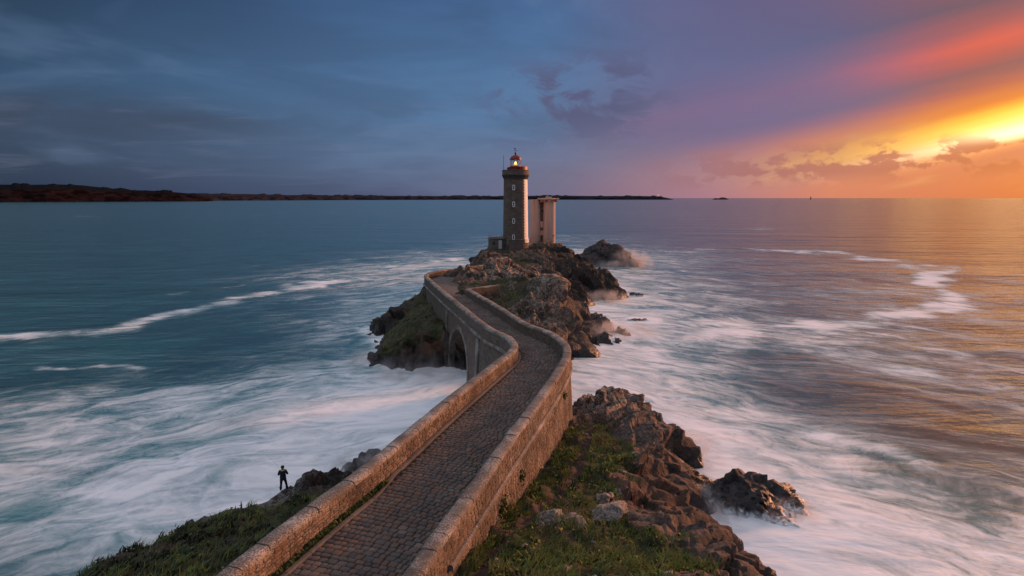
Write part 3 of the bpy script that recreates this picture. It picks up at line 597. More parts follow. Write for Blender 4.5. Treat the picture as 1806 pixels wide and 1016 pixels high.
# ------------------------------------------------------------------ sea
FOAM = [(-1824.8,2242.8,0.03),(-1521.7,2242.8,0.03),(-1218.5,2242.8,0.03),(-915.4,2242.8,0.03),(-612.3,2242.8,0.03),(-309.2,2242.8,0.03),(-6.1,2242.8,0.03),(297.1,2242.8,0.03),(600.2,2242.8,0.03),(903.3,2242.8,0.03),(1206.4,2242.8,0.03),(1509.5,2242.8,0.03),(1824.8,2242.8,0.03),(-647.5,793.8,0.05),(-539.9,793.8,0.12),(-432.4,793.8,0.05),(-324.8,793.8,0.12),(-217.3,793.8,0.06),(-109.7,793.8,0.06),(-2.2,793.8,0.06),(105.4,793.8,0.1),(213,793.8,0.12),(320.5,793.8,0.1),(428.1,793.8,0.08),(535.6,793.8,0.08),(647.5,793.8,0.08),(-393.6,481.2,0.02),(-328.2,481.2,0.02),(-262.8,481.2,0.02),(-197.4,481.2,0.02),(-132.1,481.2,0.02),(-66.7,481.2,0.02),(-1.3,481.2,0.02),(64.1,481.2,0.06),(129.4,481.2,0.06),(194.8,481.2,0.06),(260.2,481.2,0.05),(325.6,481.2,0.05),(393.6,481.2,0.05),(-247.8,301.8,0.02),(-206.6,301.8,0.02),(-165.5,301.8,0.02),(-124.3,301.8,0.04),(-83.2,301.8,0.03),(-42,301.8,0.05),(-0.8,301.8,0.3),(40.3,301.8,0.2),(81.5,301.8,0.15),(122.7,301.8,0.1),(163.8,301.8,0.08),(205,301.8,0.08),(247.8,301.8,0.08),(-198.7,241.4,0.02),(-165.7,241.4,0.02),(-132.7,241.4,0.02),(-99.7,241.4,0.03),(-66.7,241.4,0.1),(-33.7,241.4,0.35),(32.4,241.4,0.5),(65.4,241.4,0.25),(98.4,241.4,0.12),(131.4,241.4,0.14),(164.4,241.4,0.1),(198.7,241.4,0.1),(-153.2,185.4,0.02),(-127.8,185.4,0.02),(-102.3,185.4,0.03),(-76.9,185.4,0.1),(-51.4,185.4,0.4),(-26,185.4,0.5),(24.9,185.4,0.6),(50.4,185.4,0.25),(75.8,185.4,0.15),(101.3,185.4,0.2),(126.8,185.4,0.22),(153.2,185.4,0.15),(-117.4,141.3,0.03),(-97.9,141.3,0.03),(-78.4,141.3,0.05),(-58.9,141.3,0.1),(-39.4,141.3,0.28),(-19.9,141.3,0.6),(19.1,141.3,0.7),(38.6,141.3,0.35),(58.1,141.3,0.2),(77.6,141.3,0.2),(97.1,141.3,0.35),(117.4,141.3,0.15),(-95.1,113.9,0.05),(-79.3,113.9,0.05),(-63.5,113.9,0.08),(-47.7,113.9,0.1),(-31.9,113.9,0.3),(-16.1,113.9,0.75),(15.5,113.9,0.75),(31.3,113.9,0.45),(47.1,113.9,0.25),(62.9,113.9,0.15),(78.7,113.9,0.4),(95.1,113.9,0.1),(-80,95.2,0.08),(-66.7,95.2,0.06),(-53.4,95.2,0.05),(-40.1,95.2,0.1),(-26.8,95.2,0.3),(-13.5,95.2,0.65),(13,95.2,0.75),(26.3,95.2,0.5),(39.6,95.2,0.35),(52.9,95.2,0.42),(66.2,95.2,0.35),(80,95.2,0.12),(-69,81.7,0.1),(-57.5,81.7,0.04),(-46.1,81.7,0.05),(-34.6,81.7,0.1),(-23.1,81.7,0.35),(-11.7,81.7,0.6),(-0.2,81.7,0.8),(11.2,81.7,0.75),(22.7,81.7,0.55),(34.1,81.7,0.1),(45.6,81.7,0.25),(57.1,81.7,0.3),(69,81.7,0.2),(-60.6,71.5,0.12),(-50.6,71.5,0.2),(-40.5,71.5,0.3),(-30.4,71.5,0.5),(-20.3,71.5,0.75),(-10.3,71.5,0.95),(-0.2,71.5,0.9),(9.9,71.5,0.7),(19.9,71.5,0.72),(30,71.5,0.08),(40.1,71.5,0.12),(50.2,71.5,0.25),(60.6,71.5,0.25),(-54.1,63.4,0.3),(-45.1,63.4,0.5),(-36.1,63.4,0.55),(-27.1,63.4,0.6),(-18.2,63.4,0.85),(-9.2,63.4,0.9),(-0.2,63.4,0.9),(8.8,63.4,0.8),(17.8,63.4,0.8),(26.8,63.4,0.2),(35.8,63.4,0.12),(44.8,63.4,0.2),(54.1,63.4,0.3),(-48.8,56.9,0.45),(-40.7,56.9,0.5),(-32.6,56.9,0.5),(-24.5,56.9,0.6),(-16.4,56.9,0.9),(-8.3,56.9,0.9),(-0.2,56.9,0.9),(8,56.9,0.95),(16.1,56.9,1),(24.2,56.9,0.45),(32.3,56.9,0.22),(40.4,56.9,0.15),(48.8,56.9,0.2),(-44.5,51.6,0.5),(-37.1,51.6,0.42),(-29.7,51.6,0.45),(-22.3,51.6,0.75),(-14.9,51.6,0.9),(-7.5,51.6,0.9),(-0.1,51.6,0.9),(7.2,51.6,1),(14.6,51.6,1),(22,51.6,0.75),(29.4,51.6,0.38),(36.8,51.6,0.22),(44.5,51.6,0.2),(-40.1,46.1,0.5),(-33.4,46.1,0.55),(-26.8,46.1,0.75),(-20.1,46.1,0.85),(-13.4,46.1,0.9),(-6.8,46.1,0.9),(-0.1,46.1,0.9),(6.5,46.1,1),(13.2,46.1,1),(19.8,46.1,0.95),(26.5,46.1,0.58),(33.1,46.1,0.38),(40.1,46.1,0.3),(-36.4,41.7,0.45),(-30.4,41.7,0.6),(-24.3,41.7,0.75),(-18.3,41.7,0.7),(-12.2,41.7,0.8),(-6.2,41.7,0.9),(-0.1,41.7,0.9),(5.9,41.7,1),(12,41.7,1),(18,41.7,1),(24.1,41.7,0.75),(30.1,41.7,0.5),(36.4,41.7,0.4),(-33.4,37.9,0.3),(-27.9,37.9,0.42),(-22.3,37.9,0.5),(-16.8,37.9,0.55),(-11.2,37.9,0.7),(-5.7,37.9,0.9),(-0.1,37.9,0.9),(5.4,37.9,1),(11,37.9,1),(16.5,37.9,1),(22.1,37.9,0.75),(27.6,37.9,0.55),(33.4,37.9,0.5),(-30.1,33.9,0.12),(-25.1,33.9,0.25),(-20.1,33.9,0.4),(-15.1,33.9,0.5),(-10.1,33.9,0.7),(-5.1,33.9,0.9),(-0.1,33.9,0.9),(4.9,33.9,0.9),(9.9,33.9,0.9),(14.9,33.9,0.9),(19.9,33.9,0.7),(24.9,33.9,0.6),(30.1,33.9,0.55)]
STREAKS = [([(-80.9, 96.4), (-75.0, 99.3), (-69.2, 104.7), (-67.1, 112.8), (-65.0, 122.9), (-61.8, 133.3), (-57.6, 144.8), (-53.4, 160.4), (-48.8, 175.8), (-44.3, 191.4), (-34.8, 208.0), (-21.4, 227.7)], 2.4, 0.8), ([(-49.3, 131.1), (-46.6, 139.6), (-41.4, 143.9)], 1.4, 0.7), ([(-64.4, 81.7), (-58.8, 80.3), (-54.5, 81.7), (-48.5, 79.4)], 0.9, 0.45), ([(-74.5, 141.3), (-70.3, 152.2), (-65.6, 154.2)], 1, 0.4), ([(-520.7, 745.5), (-460.1, 745.5)], 1.6, 0.24), ([(-342.5, 768.9), (-344.5, 947.0)], 1.6, 0.24), ([(-305.0, 985.0), (-155.6, 848.7), (-20.5, 985.0)], 1.6, 0.24), ([(74.4, 1071.0), (189.3, 848.7), (326.8, 911.8)], 1.6, 0.24), ([(30.7, 95.2), (41.2, 101.5), (50.9, 106.1), (60.0, 108.6), (68.3, 110.7), (78.1, 116.2), (91.1, 129.6), (107.2, 155.2), (118.8, 178.5), (146.4, 201.0)], 3.4, 0.95), ([(22.9, 113.9), (31.9, 116.2), (36.9, 108.6), (45.9, 103.8)], 3.4, 0.8), ([(106.7, 268.3), (125.4, 251.5), (131.6, 219.4), (126.5, 192.9)], 3.4, 0.7), ([(120.7, 481.2), (158.1, 463.0), (176.6, 446.0)], 2, 0.35), ([(54.4, 241.4), (87.2, 268.3)], 2, 0.4), ([(22.9, 60.8), (26.9, 56.9), (29.1, 52.8), (32.4, 51.6), (34.1, 48.2)], 4, 0.75), ([(42.2, 95.2), (47.3, 88.0), (53.2, 81.7), (53.5, 71.5)], 4, 0.5)]
def sea():
    ang = np.concatenate([np.linspace(-180, -64, 30)[:-1], np.linspace(-64, 64, 640), np.linspace(64, 180, 30)[1:]])
    rad = np.concatenate([[2.0], np.geomspace(9, 420, 330), np.geomspace(440, 90000, 60)])
    A_, R_ = np.meshgrid(np.radians(ang), rad); X = (R_ * np.sin(A_)).ravel(); Y = (R_ * np.cos(A_)).ravel()
    Q = np.stack([X, Y], 1)
    fp = np.array(FOAM); thin = (fp[:, 0] > 22) & (fp[:, 1] < 330) & (fp[:, 2] > 0.16) & (fp[:, 1] > 62); fp[thin, 2] = np.minimum(fp[thin, 2] * 1.1 + 0.02, 1)
    sp = np.column_stack([np.degrees(np.arctan2(fp[:, 0], fp[:, 1])) / 9.0, np.log(np.hypot(fp[:, 0], fp[:, 1])) / 0.13])
    sq = np.column_stack([np.degrees(np.arctan2(X, Y)) / 9.0, np.log(np.hypot(X, Y)) / 0.13])
    foam = shepard(sp, fp[:, 2], sq, 0.55)
    foam[np.hypot(X, Y) > 1200] = 0.03
    warp = np.column_stack([fbm(np.column_stack([Q / 16, np.zeros(len(Q))]), 4, 70, 0.6), fbm(np.column_stack([Q / 16, np.ones(len(Q)) * 5]), 4, 71, 0.6)])
    Qw = Q + warp * np.clip(np.hypot(X, Y) / 40, 0.6, 6)[:, None]
    brk = np.clip(0.72 + 0.55 * fbm(np.column_stack([Q / 9, np.ones(len(Q)) * 2]), 3, 90) * np.clip(200 / np.maximum(np.hypot(X, Y), 1), 0.3, 1), 0.1, 1.05)
    for ln, wd, a in STREAKS:
        r_ = np.hypot(*np.array(ln).mean(0)); d = polydist(Qw, ln)
        foam = np.maximum(foam, a * np.exp(-(d / (wd * r_ / 100)) ** 2) * brk)
    r = np.hypot(X, Y)
    shore = []
    for T in (T_HEAD, T_ISLE):
        P_ = T['P'].reshape(-1, 3); P_ = P_[(np.abs(P_[:, 2] - 0.1) < 0.25)]; shore.append(P_[np.random.default_rng(1).permutation(len(P_))[:420], :2])
    for cx, cy, rr in ((29.8, 205, 10.5), (17.3, 42.5, 3.3), (-12.6, 47.8, 1.8), (-11, 49.6, 1.6), (23.5, 110.5, 2.6), (28, 139.5, 1.5)):
        a_ = np.linspace(0, 6.28, 30); shore.append(np.column_stack([cx + rr * np.cos(a_), cy + rr * 0.8 * np.sin(a_)]))
    shore = np.vstack(shore); near = np.where((r > 12) & (r < 225) & (np.abs(X + 2) < 36))[0]; dmin = np.full(len(X), 99.0)
    for j in range(0, len(near), 6000):
        k_ = near[j:j + 6000]; dmin[k_] = np.sqrt(np.maximum((Q[k_] ** 2).sum(1)[:, None] + (shore ** 2).sum(1)[None] - 2 * Q[k_] @ shore.T, 0).min(1))
    foam = np.maximum(foam, np.exp(-(dmin / np.clip(r / 45, 1.2, 3.2)) ** 1.3) * 1.0)
    Z = (fbm(np.column_stack([Q / 26, np.zeros(len(Q))]), 3, 80) * 0.22 + 0.10 * foam) * np.clip(1 - r / 700, 0, 1)
    n = len(ang); I = np.arange(len(X)).reshape(len(rad), n)
    F = np.stack([I[:-1, :-1], I[1:, :-1], I[1:, 1:], I[:-1, 1:]], -1).reshape(-1, 4)
    return mesh_np('sea', np.column_stack([X, Y, Z]), F[:, ::-1], None, {'foam': ('POINT', np.clip(foam, 0, 1))})
sea_m, t, b = material('sea_water')
p = pos(t)
fa = t.attr('foam')
xyz = t.sep(p)
side = t.smooth(xyz[0], -6, 12)
wrp = t.noise(p, 0.05, 3, 0.5); wrp2 = t.noise(t.mapping(p, loc=(40, 0, 0)), 0.05, 3, 0.5)
vm = t.new('ShaderNodeVectorMath', operation='ADD'); t.put(vm.inputs[0], p)
t.put(vm.inputs[1], t.comb(t.mul(t.sub(wrp, 0.5), 14), t.mul(t.sub(wrp2, 0.5), 14), 0.0)); pw_ = vm.outputs[0]
def dirnoise(rz, sc, al, det, dist=0.3):
    return t.noise(t.mapping(t.mapping(pw_, rot=(0, 0, R(rz))), scale=(1 / al, 1.0, 0.0)), sc, det, 0.58, dist)
def mixf(f, a, c): return t.add(t.mul(a, t.sub(1.0, f)), t.mul(c, f))
nb = mixf(side, dirnoise(-38, 0.15, 2.2, 6, 0.7), dirnoise(42, 0.15, 2.2, 6, 0.7))
nf = mixf(side, dirnoise(-30, 0.6, 2.8, 6, 1.0), dirnoise(33, 0.6, 2.8, 6, 1.0))
lace = t.m('ABSOLUTE', t.sub(t.mul(t.noise(t.mapping(pw_, scale=(1, 1, 0)), 0.75, 5, 0.6, 1.2), 2.0), 1.0))
nn = t.mul(t.add(t.add(t.mul(t.sub(nb, 0.5), 0.62), t.mul(t.sub(nf, 0.5), 0.5)), t.mul(t.sub(0.16, lace), 0.16)), 3.3)
edge = t.mul(t.mul(fa, t.sub(1.0, t.mul(fa, 0.86))), 4.0)
f = t.add(t.mul(fa, 0.98), t.mul(nn, t.mul(edge, 0.58)))
f = t.smooth(f, 0.07, 0.99)
deep = t.mix(t.smooth(nb, 0.35, 0.65), (0.003, 0.050, 0.050), (0.008, 0.094, 0.092))
turq = t.mix(t.smooth(fa, 0.1, 0.6), deep, (0.04, 0.21, 0.215))
fcol = t.mix(t.smooth(nf, 0.35, 0.65), (0.80, 0.84, 0.88), (0.94, 0.95, 0.96))
col = t.mix(f, turq, fcol)
t.put(b.inputs['Base Color'], col)
t.put(b.inputs['Roughness'], t.smooth(f, 0.0, 0.6, 0.17, 0.5))
t.put(b.inputs['Specular IOR Level'], t.smooth(f, 0, 0.7, 0.5, 0.4))
b.inputs['IOR'].default_value = 1.65
def swell(rz, sc, al, det): return t.noise(t.mapping(t.mapping(p, rot=(0, 0, R(rz))), scale=(1 / al, 1.0, 0.0)), sc, det, 0.55, 0.2)
wav = t.add(t.add(t.mul(swell(6, 0.9, 3.0, 3), 0.45), t.mul(swell(-8, 0.16, 3.4, 3), 2.2)), t.mul(swell(4, 0.03, 3.6, 4), 9.0))
t.put(b.inputs['Normal'], t.bump(wav, 0.75, 0.40))
sme = sea(); sme.materials.append(sea_m)
link('sea', sme, kind='structure')

# ------------------------------------------------------------------ bridge and causeway
rng = np.random.default_rng(7); random.seed(7)
TOPZ = 9.1
def road_z(y): return float(np.interp(y, [20, 32, 55, 90, 120], [7.80, 7.86, 7.98, 8.14, 8.2]))
LIN = Path2(catmull([(-13.2, 8), (-11.5, 13.5), (-9.65, 19.85), (-7.89, 25.38), (-6.63, 28.96), (-4.11, 37.82), (-0.96, 47.97), (0.2, 51.6), (0.53, 54.1), (0.2, 56.6), (-0.6, 58.8), (-2.3, 62.6), (-5.76, 74.38), (-9.54, 87.12), (-13.4, 101), (-14.2, 105), (-13.7, 109), (-12, 112.5), (-9, 116), (-4.8, 121.5)], 14))
RIN = Path2(catmull([(-7.2, 8), (-5.6, 13.5), (-3.85, 19.85), (-3.05, 22.96), (-1.93, 27.11), (-0.62, 32.0), (1.3, 38.87), (2.71, 44.05), (3.88, 48.9), (4.37, 51.9), (4.35, 55.2), (3.38, 59.26), (0.9, 64.4), (-1.83, 73.6), (-6.7, 88.7)], 14))
STAT = [((-13.2, 8), (-7.4, 7.0)), ((-11.5, 13.5), (-5.9, 12.0)), ((-9.1, 21.5), (-3.85, 19.85)), ((-6.63, 28.96), (-1.93, 27.11)), ((-4.11, 37.82), (0.62, 36.4)), ((-0.96, 47.97), (3.6, 47.4)), ((0.53, 54.1), (4.42, 53.6)), ((0.2, 56.6), (4.0, 57.5)), ((-2.3, 62.6), (0.95, 64.3)), ((-5.76, 74.38), (-2.3, 75.2)), ((-9.54, 87.12), (-6.5, 88.1)),
        ((-11.4, 94.0), (-8.2, 93.6)), ((-13.4, 101), (-8.6, 99.5)), ((-14.2, 105), (-7.9, 104.5)), ((-12, 112.5), (-6.2, 109.5)), ((-9, 116), (-4.6, 113.5)), ((-4.8, 121.5), (-2.2, 119))]
DL = catmull([s[0] for s in STAT], 14); DR = catmull([s[1] for s in STAT], 14)
DC = Path2((DL + DR) / 2)
def deck_pt(s, w_):
    a = np.array([np.interp(s, DC.S, DL[:, 0]), np.interp(s, DC.S, DL[:, 1])]); b_ = np.array([np.interp(s, DC.S, DR[:, 0]), np.interp(s, DC.S, DR[:, 1])])
    return a * (1 - w_) + b_ * w_

bridge = empty('stone_bridge', (-2.0, 48.0, 0.0), label='winding granite footbridge and causeway leading out to the lighthouse', category='bridge')

def sweep_me(name, path, s0, s1, prof, mat, ds=0.35, caps=True, smooth=False, zfun=None):
    """prof(s) -> list of (offset to the right, z); closed section swept along a path, UV in metres"""
    n = max(2, int(round((s1 - s0) / ds)) + 1); S = np.linspace(s0, s1, n)
    V = []; UV = []
    for s in S:
        c = path.at(s); nr = path.nrm(s); pr_ = prof(s)
        for o_, z_ in pr_: V.append((c[0] + nr[0] * o_, c[1] + nr[1] * o_, z_))
    k = len(prof(s0)); F = []; fu = []
    for i in range(n - 1):
        for j in range(k):
            j2 = (j + 1) % k
            F.append((i * k + j, i * k + j2, (i + 1) * k + j2, (i + 1) * k + j))
    me = bpy.data.meshes.new(name)
    faces = [tuple(f_) for f_ in F]
    if caps: faces += [tuple(range(k))[::-1], tuple((n - 1) * k + j for j in range(k))]
    me.from_pydata(V, [], faces); me.materials.append(mat)
    uvl = me.uv_layers.new(name='UVMap'); prf = prof(s0)
    acc = [0.0]
    for j in range(k): acc.append(acc[-1] + math.hypot(prf[(j + 1) % k][0] - prf[j][0], prf[(j + 1) % k][1] - prf[j][1]))
    for pi, p_ in enumerate(me.polygons):
        p_.use_smooth = smooth
        if pi < len(F):
            i, j = divmod(pi, k); uvs = [(S[i], acc[j]), (S[i], acc[j + 1]), (S[i + 1], acc[j + 1]), (S[i + 1], acc[j])]
            for li, uv_ in zip(p_.loop_indices, uvs): uvl.data[li].uv = uv_
    bm = bmesh.new(); bm.from_mesh(me); bmesh.ops.recalc_face_normals(bm, faces=bm.faces); bm.to_mesh(me); bm.free()
    return me

# --- paving: bed, then every sett
def deck_bed():
    S = np.arange(0, DC.L, 0.4); V = []; F = []; ws = np.linspace(-0.02, 1.02, 7)
    for s in S:
        for w_ in ws:
            x, y = deck_pt(s, w_); V.append((x, y, road_z(y) - 0.035 + 0.03 * math.sin(math.pi * min(max(w_, 0), 1))))
    k = len(ws)
    for i in range(len(S) - 1):
        for j in range(k - 1): F.append((i * k + j, i * k + j + 1, (i + 1) * k + j + 1, (i + 1) * k + j))
    return mesh_np('paving', V, F, None)
bed_m, t, b = material('paving_bed'); p = pos(t)
cell = t.voro(t.mapping(p, scale=(1, 1, 0)), 3.0, 'DISTANCE_TO_EDGE')
cc = t.voro(t.mapping(p, scale=(1, 1, 0)), 3.0, 'F1', 'Color')
base = t.mix(t.sep(cc)[0], (0.085, 0.080, 0.075), (0.155, 0.125, 0.105))
y_ = t.sep(p)[1]
bedc = t.mix(t.smooth(t.noise(p, 2.5, 6, 0.6), 0.4, 0.65), (0.045, 0.037, 0.030), (0.032, 0.036, 0.016))
cobble = t.mix(t.smooth(cell, 0.0, 0.06), (0.05, 0.042, 0.035), base)
t.put(b.inputs['Base Color'], t.mix(t.smooth(y_, 86, 89), bedc, cobble)); b.inputs['Roughness'].default_value = 0.9
t.put(b.inputs['Normal'], t.bump(t.add(t.noise(p, 6, 6), t.mul(t.smooth(cell, 0, 0.08), 0.6)), 0.6, 0.05))
dme = deck_bed(); dme.materials.append(bed_m)
paving = child('paving', dme, bridge)

def stone_variants(name, mat, n, bevel, jit, sub=0):
    out = []
    for k in range(n):
        bm = bmesh.new(); bmesh.ops.create_cube(bm, size=1)
        for v_ in bm.verts: v_.co += Vector((random.uniform(-jit, jit), random.uniform(-jit, jit), random.uniform(-jit, jit) * 0.6))
        bmesh.ops.bevel(bm, geom=list(bm.edges), offset=bevel, segments=1, affect='EDGES')
        for v_ in bm.verts: v_.co += Vector((random.uniform(-1, 1), random.uniform(-1, 1), random.uniform(-1, 1))) * jit * 0.35
        me = bm_mesh(name, bm, mat, True)
        at = me.attributes.new('tint', 'FLOAT', 'POINT'); at.data.foreach_set('value', np.zeros(len(me.vertices), np.float32))
        out.append(me)
    return out
def me_arrays(me):
    V = np.empty(len(me.vertices) * 3); me.vertices.foreach_get('co', V); V = V.reshape(-1, 3)
    T = []
    for p_ in me.polygons:
        vs = list(p_.vertices)
        for q_ in range(1, len(vs) - 1): T.append((vs[0], vs[q_], vs[q_ + 1]))
    return V, np.array(T)
def place_stones(items, variants, parent, name, stuff_name, limit):
    """items: (location, rz, (sx, sy, sz), tilt) nearest first; the first `limit` are single objects, the rest one mesh"""
    items.sort(key=lambda it: math.dist(it[0], (0, 0, 22)))
    for loc, rz, sc, tl in items[:limit]:
        o = link(name, random.choice(variants), parent)
        o.location = loc; o.rotation_euler = (tl[0], tl[1], rz); o.scale = sc
    rest = items[limit:]
    if not rest: return
    arr = [me_arrays(v_) for v_ in variants]
    VV = []; FF = []; TT = []; off = 0
    for loc, rz, sc, tl in rest:
        V, T = random.choice(arr); M = np.array(Matrix.Rotation(rz, 3, 'Z') @ Matrix.Rotation(tl[1], 3, 'Y') @ Matrix.Rotation(tl[0], 3, 'X'))
        P = (V * np.array(sc)) @ M.T + np.array(loc)
        VV.append(P); FF.append(T + off); off += len(P); TT.append(np.full(len(P), random.random()))
    me = mesh_np(stuff_name, np.vstack(VV), np.vstack(FF), variants[0].materials[0], {'tint': ('POINT', np.concatenate(TT))})
    link(stuff_name, me, parent, kind='stuff')

sett_v = stone_variants('sett', SETT, 8, 0.13, 0.045)
items = []
s = DC.S[0]; row = 0; s_end = float(np.interp(88.0, DC.P[:, 1], DC.S))
s = float(np.interp(17.5, DC.P[:, 1], DC.S))
while s < s_end:
    dep = random.uniform(0.24, 0.37)
    a = deck_pt(s + dep / 2, 0); b_ = deck_pt(s + dep / 2, 1); wid = np.hypot(*(b_ - a)); d = (b_ - a) / wid; rz = math.atan2(d[1], d[0])
    x = 0.50 + (0.0 if row % 2 else -0.14); xe = wid - 0.02
    while x < xe - 0.12:
        l = random.uniform(0.22, 0.46); l = min(l, xe - x)
        c = a + d * (x + l / 2); w_ = (x + l / 2) / wid
        z = road_z(c[1]) + 0.045 * math.sin(math.pi * w_) - 0.045 + random.uniform(-0.014, 0.014)
        items.append(((c[0], c[1], z), rz + random.uniform(-0.03, 0.03), (l - 0.036, dep - 0.036, 0.15), (random.uniform(-0.03, 0.03), random.uniform(-0.03, 0.03))))
        x += l
    s += dep; row += 1
place_stones(items, sett_v, paving, 'sett', 'far_setts', 300)

# --- kerb along the left parapet
kerb_s0, kerb_s1 = LIN.s_at_y(15), LIN.s_at_y(56)
k0 = kerb_s0; kerb = None
while k0 < kerb_s1:
    k1 = min(k0 + random.uniform(1.2, 1.8), kerb_s1)
    zk = road_z(LIN.at(k0)[1])
    gap = lambda s_: 0.30 if LIN.at(s_)[1] < 28 else 0.30 - 0.26 * min(1, (LIN.at(s_)[1] - 28) / 2.5)
    me = sweep_me('kerb_stone', LIN, k0 + 0.01, k1 - 0.01, lambda s_: [(gap(s_), zk - 0.1), (gap(s_), zk + 0.09), (gap(s_) + 0.03, zk + 0.115), (gap(s_) + 0.20, zk + 0.115), (gap(s_) + 0.23, zk + 0.085), (gap(s_) + 0.23, zk - 0.1)], KERB, 0.3)
    at = me.attributes.new('tint', 'FLOAT', 'POINT'); at.data.foreach_set('value', np.full(len(me.vertices), random.random(), np.float32))
    link('kerb_stone', me, paving)
    k0 = k1
# strip of earth between kerb and wall
es0, es1 = LIN.s_at_y(14), LIN.s_at_y(31)
me = sweep_me('earth_strip', LIN, es0, es1, lambda s_: [(-0.02, 7.6), (-0.02, road_z(LIN.at(s_)[1]) + 0.09), (0.32, road_z(LIN.at(s_)[1]) + 0.07), (0.32, 7.6)], MORTAR, 0.4)
link('earth_strip', me, paving)

# --- parapets
block_v = stone_variants('wall_block', BLOCK, 8, 0.10, 0.05)
blocks = {}
def parapet(path, s0, s1, outer, zbase=None):
    """outer = -1 when the sea side lies to the left of travel; the path is the inner face"""
    lo, hi = (-0.62, -0.03) if outer < 0 else (0.03, 0.62)
    core = sweep_me('parapet', path, s0, s1, lambda s_: [(lo, 7.2), (lo, TOPZ - 0.22), (hi, TOPZ - 0.22), (hi, 7.2)], MASON, 0.35)
    par = child('parapet', core, bridge)
    a = s0
    while a < s1 - 0.3:
        b2 = a + random.uniform(1.15, 1.75)
        if b2 > s1 - 0.6: b2 = s1
        dzz = random.uniform(-0.022, 0.022); jo = random.uniform(-0.022, 0.022)
        l2, h2 = lo - 0.05 + jo, hi + 0.05 + jo; zt = TOPZ + dzz
        me = sweep_me('coping_stone', path, a + 0.022, b2 - 0.022, lambda s_: [(l2, zt - 0.24), (l2 - 0.01, zt - 0.11), (l2 + 0.05, zt - 0.03), (l2 + 0.17, zt), (h2 - 0.17, zt), (h2 - 0.05, zt - 0.03), (h2 + 0.01, zt - 0.11), (h2, zt - 0.24)], COPING, 0.3, smooth=True)
        me.set_sharp_from_angle(angle=R(50))
        at = me.attributes.new('tint', 'FLOAT', 'POINT'); at.data.foreach_set('value', np.full(len(me.vertices), random.random(), np.float32))
        link('coping_stone', me, par)
        a = b2
    return par
parL = parapet(LIN, LIN.s_at_y(9), LIN.L, -1)
parR = parapet(RIN, RIN.s_at_y(9), RIN.L, 1)

def course_blocks(path, s0, s1, z0f, z1f, offf, ch0, lmin, lmax, thick=0.10, zmin=None):
    out = []; z_rows = [-1.0]
    while z_rows[-1] < 12: z_rows.append(z_rows[-1] + ch0 * random.uniform(0.62, 1.3))
    for zr, zn in zip(z_rows[:-1], z_rows[1:]):
        ch = zn - zr
        s_ = s0 + random.uniform(0, lmax)
        while s_ < s1:
            l = random.uniform(lmin, lmax) * random.choice((0.7, 1, 1, 1.35)); sm = s_ + l / 2; c = path.at(min(sm, s1)); y = c[1]
            z0, z1 = z0f(sm), z1f(sm)
            if zr >= z0 - ch * 0.5 and zr + ch <= z1 + 0.05:
                nr = path.nrm(sm); tg = path.tan(sm); o_ = offf(zr + ch / 2)
                out.append(((c[0] + nr[0] * o_, c[1] + nr[1] * o_, zr + ch / 2 + random.uniform(-0.012, 0.012)), math.atan2(tg[1], tg[0]), (l - 0.03, thick, ch - 0.03 + random.uniform(-0.012, 0.012)), (random.uniform(-0.05, 0.05), random.uniform(-0.02, 0.02))))
            s_ += l
    return out
# inner face of the left parapet, from the foreground to the bend
itL = course_blocks(LIN, LIN.s_at_y(16.5), LIN.s_at_y(56.5), lambda s_: road_z(LIN.at(s_)[1]) + 0.02, lambda s_: TOPZ - 0.24, lambda z: -0.03, 0.205, 0.26, 0.62)
place_stones(itL, block_v, parL, 'wall_block', 'far_blocks', 150)
# outer face of the right parapet
sR1 = RIN.s_at_y(53.5)
itR = course_blocks(RIN, RIN.s_at_y(16.5), sR1, lambda s_: 7.75, lambda s_: TOPZ - 0.24, lambda z: 0.62, 0.235, 0.3, 0.75)
place_stones(itR, block_v, parR, 'wall_block', 'far_blocks', 70)

# --- side walls under the road, battered, with the arch
SY0, SY1 = 69.0, 79.6
def batter(z, side_): return 0.60 + 0.055 * max(0, 7.6 - z)
ARCH = [(0.0, -2.5), (0.0, 1.4)] + [(0.5 - 0.5 * math.cos(math.pi * k / 20), 1.4 + 4.7 * math.sin(math.pi * k / 20)) for k in range(1, 20)] + [(1.0, 1.4), (1.0, -2.5)]
def side_wall(path, sgn, y0, y1, ya0, ya1):
    cols = []
    sa0, sa1 = path.s_at_y(ya0), path.s_at_y(ya1)
    for s_ in np.arange(path.s_at_y(y0), sa0 - 0.2, 0.4): cols.append((s_, -2.5))
    for k, (t_, z_) in enumerate(ARCH): cols.append((sa0 + (sa1 - sa0) * t_, z_))
    for s_ in np.arange(sa1 + 0.3, path.s_at_y(y1), 0.4): cols.append((s_, -2.5))
    V = []; UV = []; lv = np.linspace(0, 1, 9); F = []
    for s_, zb in cols:
        c = path.at(s_); nr = path.nrm(s_)
        for l_ in lv:
            z_ = zb + (7.72 - zb) * l_; o_ = sgn * batter(z_, sgn); V.append((c[0] + nr[0] * o_, c[1] + nr[1] * o_, z_)); UV.append((s_, z_))
    k = len(lv)
    for i in range(len(cols) - 1):
        if abs(cols[i][0] - cols[i + 1][0]) < 1e-6: continue
        for j in range(k - 1):
            q_ = (i * k + j, (i + 1) * k + j, (i + 1) * k + j + 1, i * k + j + 1); F.append(q_ if sgn > 0 else q_[::-1])
    me = mesh_np('side_wall', V, F, MASON, smooth=False)
    uvl = me.uv_layers.new(name='UVMap'); li = np.empty(len(me.loops), np.int32); me.loops.foreach_get('vertex_index', li)
    uvl.data.foreach_set('uv', np.array(UV, np.float32)[li].ravel())
    rim = [(path.at(sa0 + (sa1 - sa0) * t_) + path.nrm(sa0 + (sa1 - sa0) * t_) * sgn * batter(z_, sgn), z_, sa0 + (sa1 - sa0) * t_) for t_, z_ in ARCH]
    return me, rim
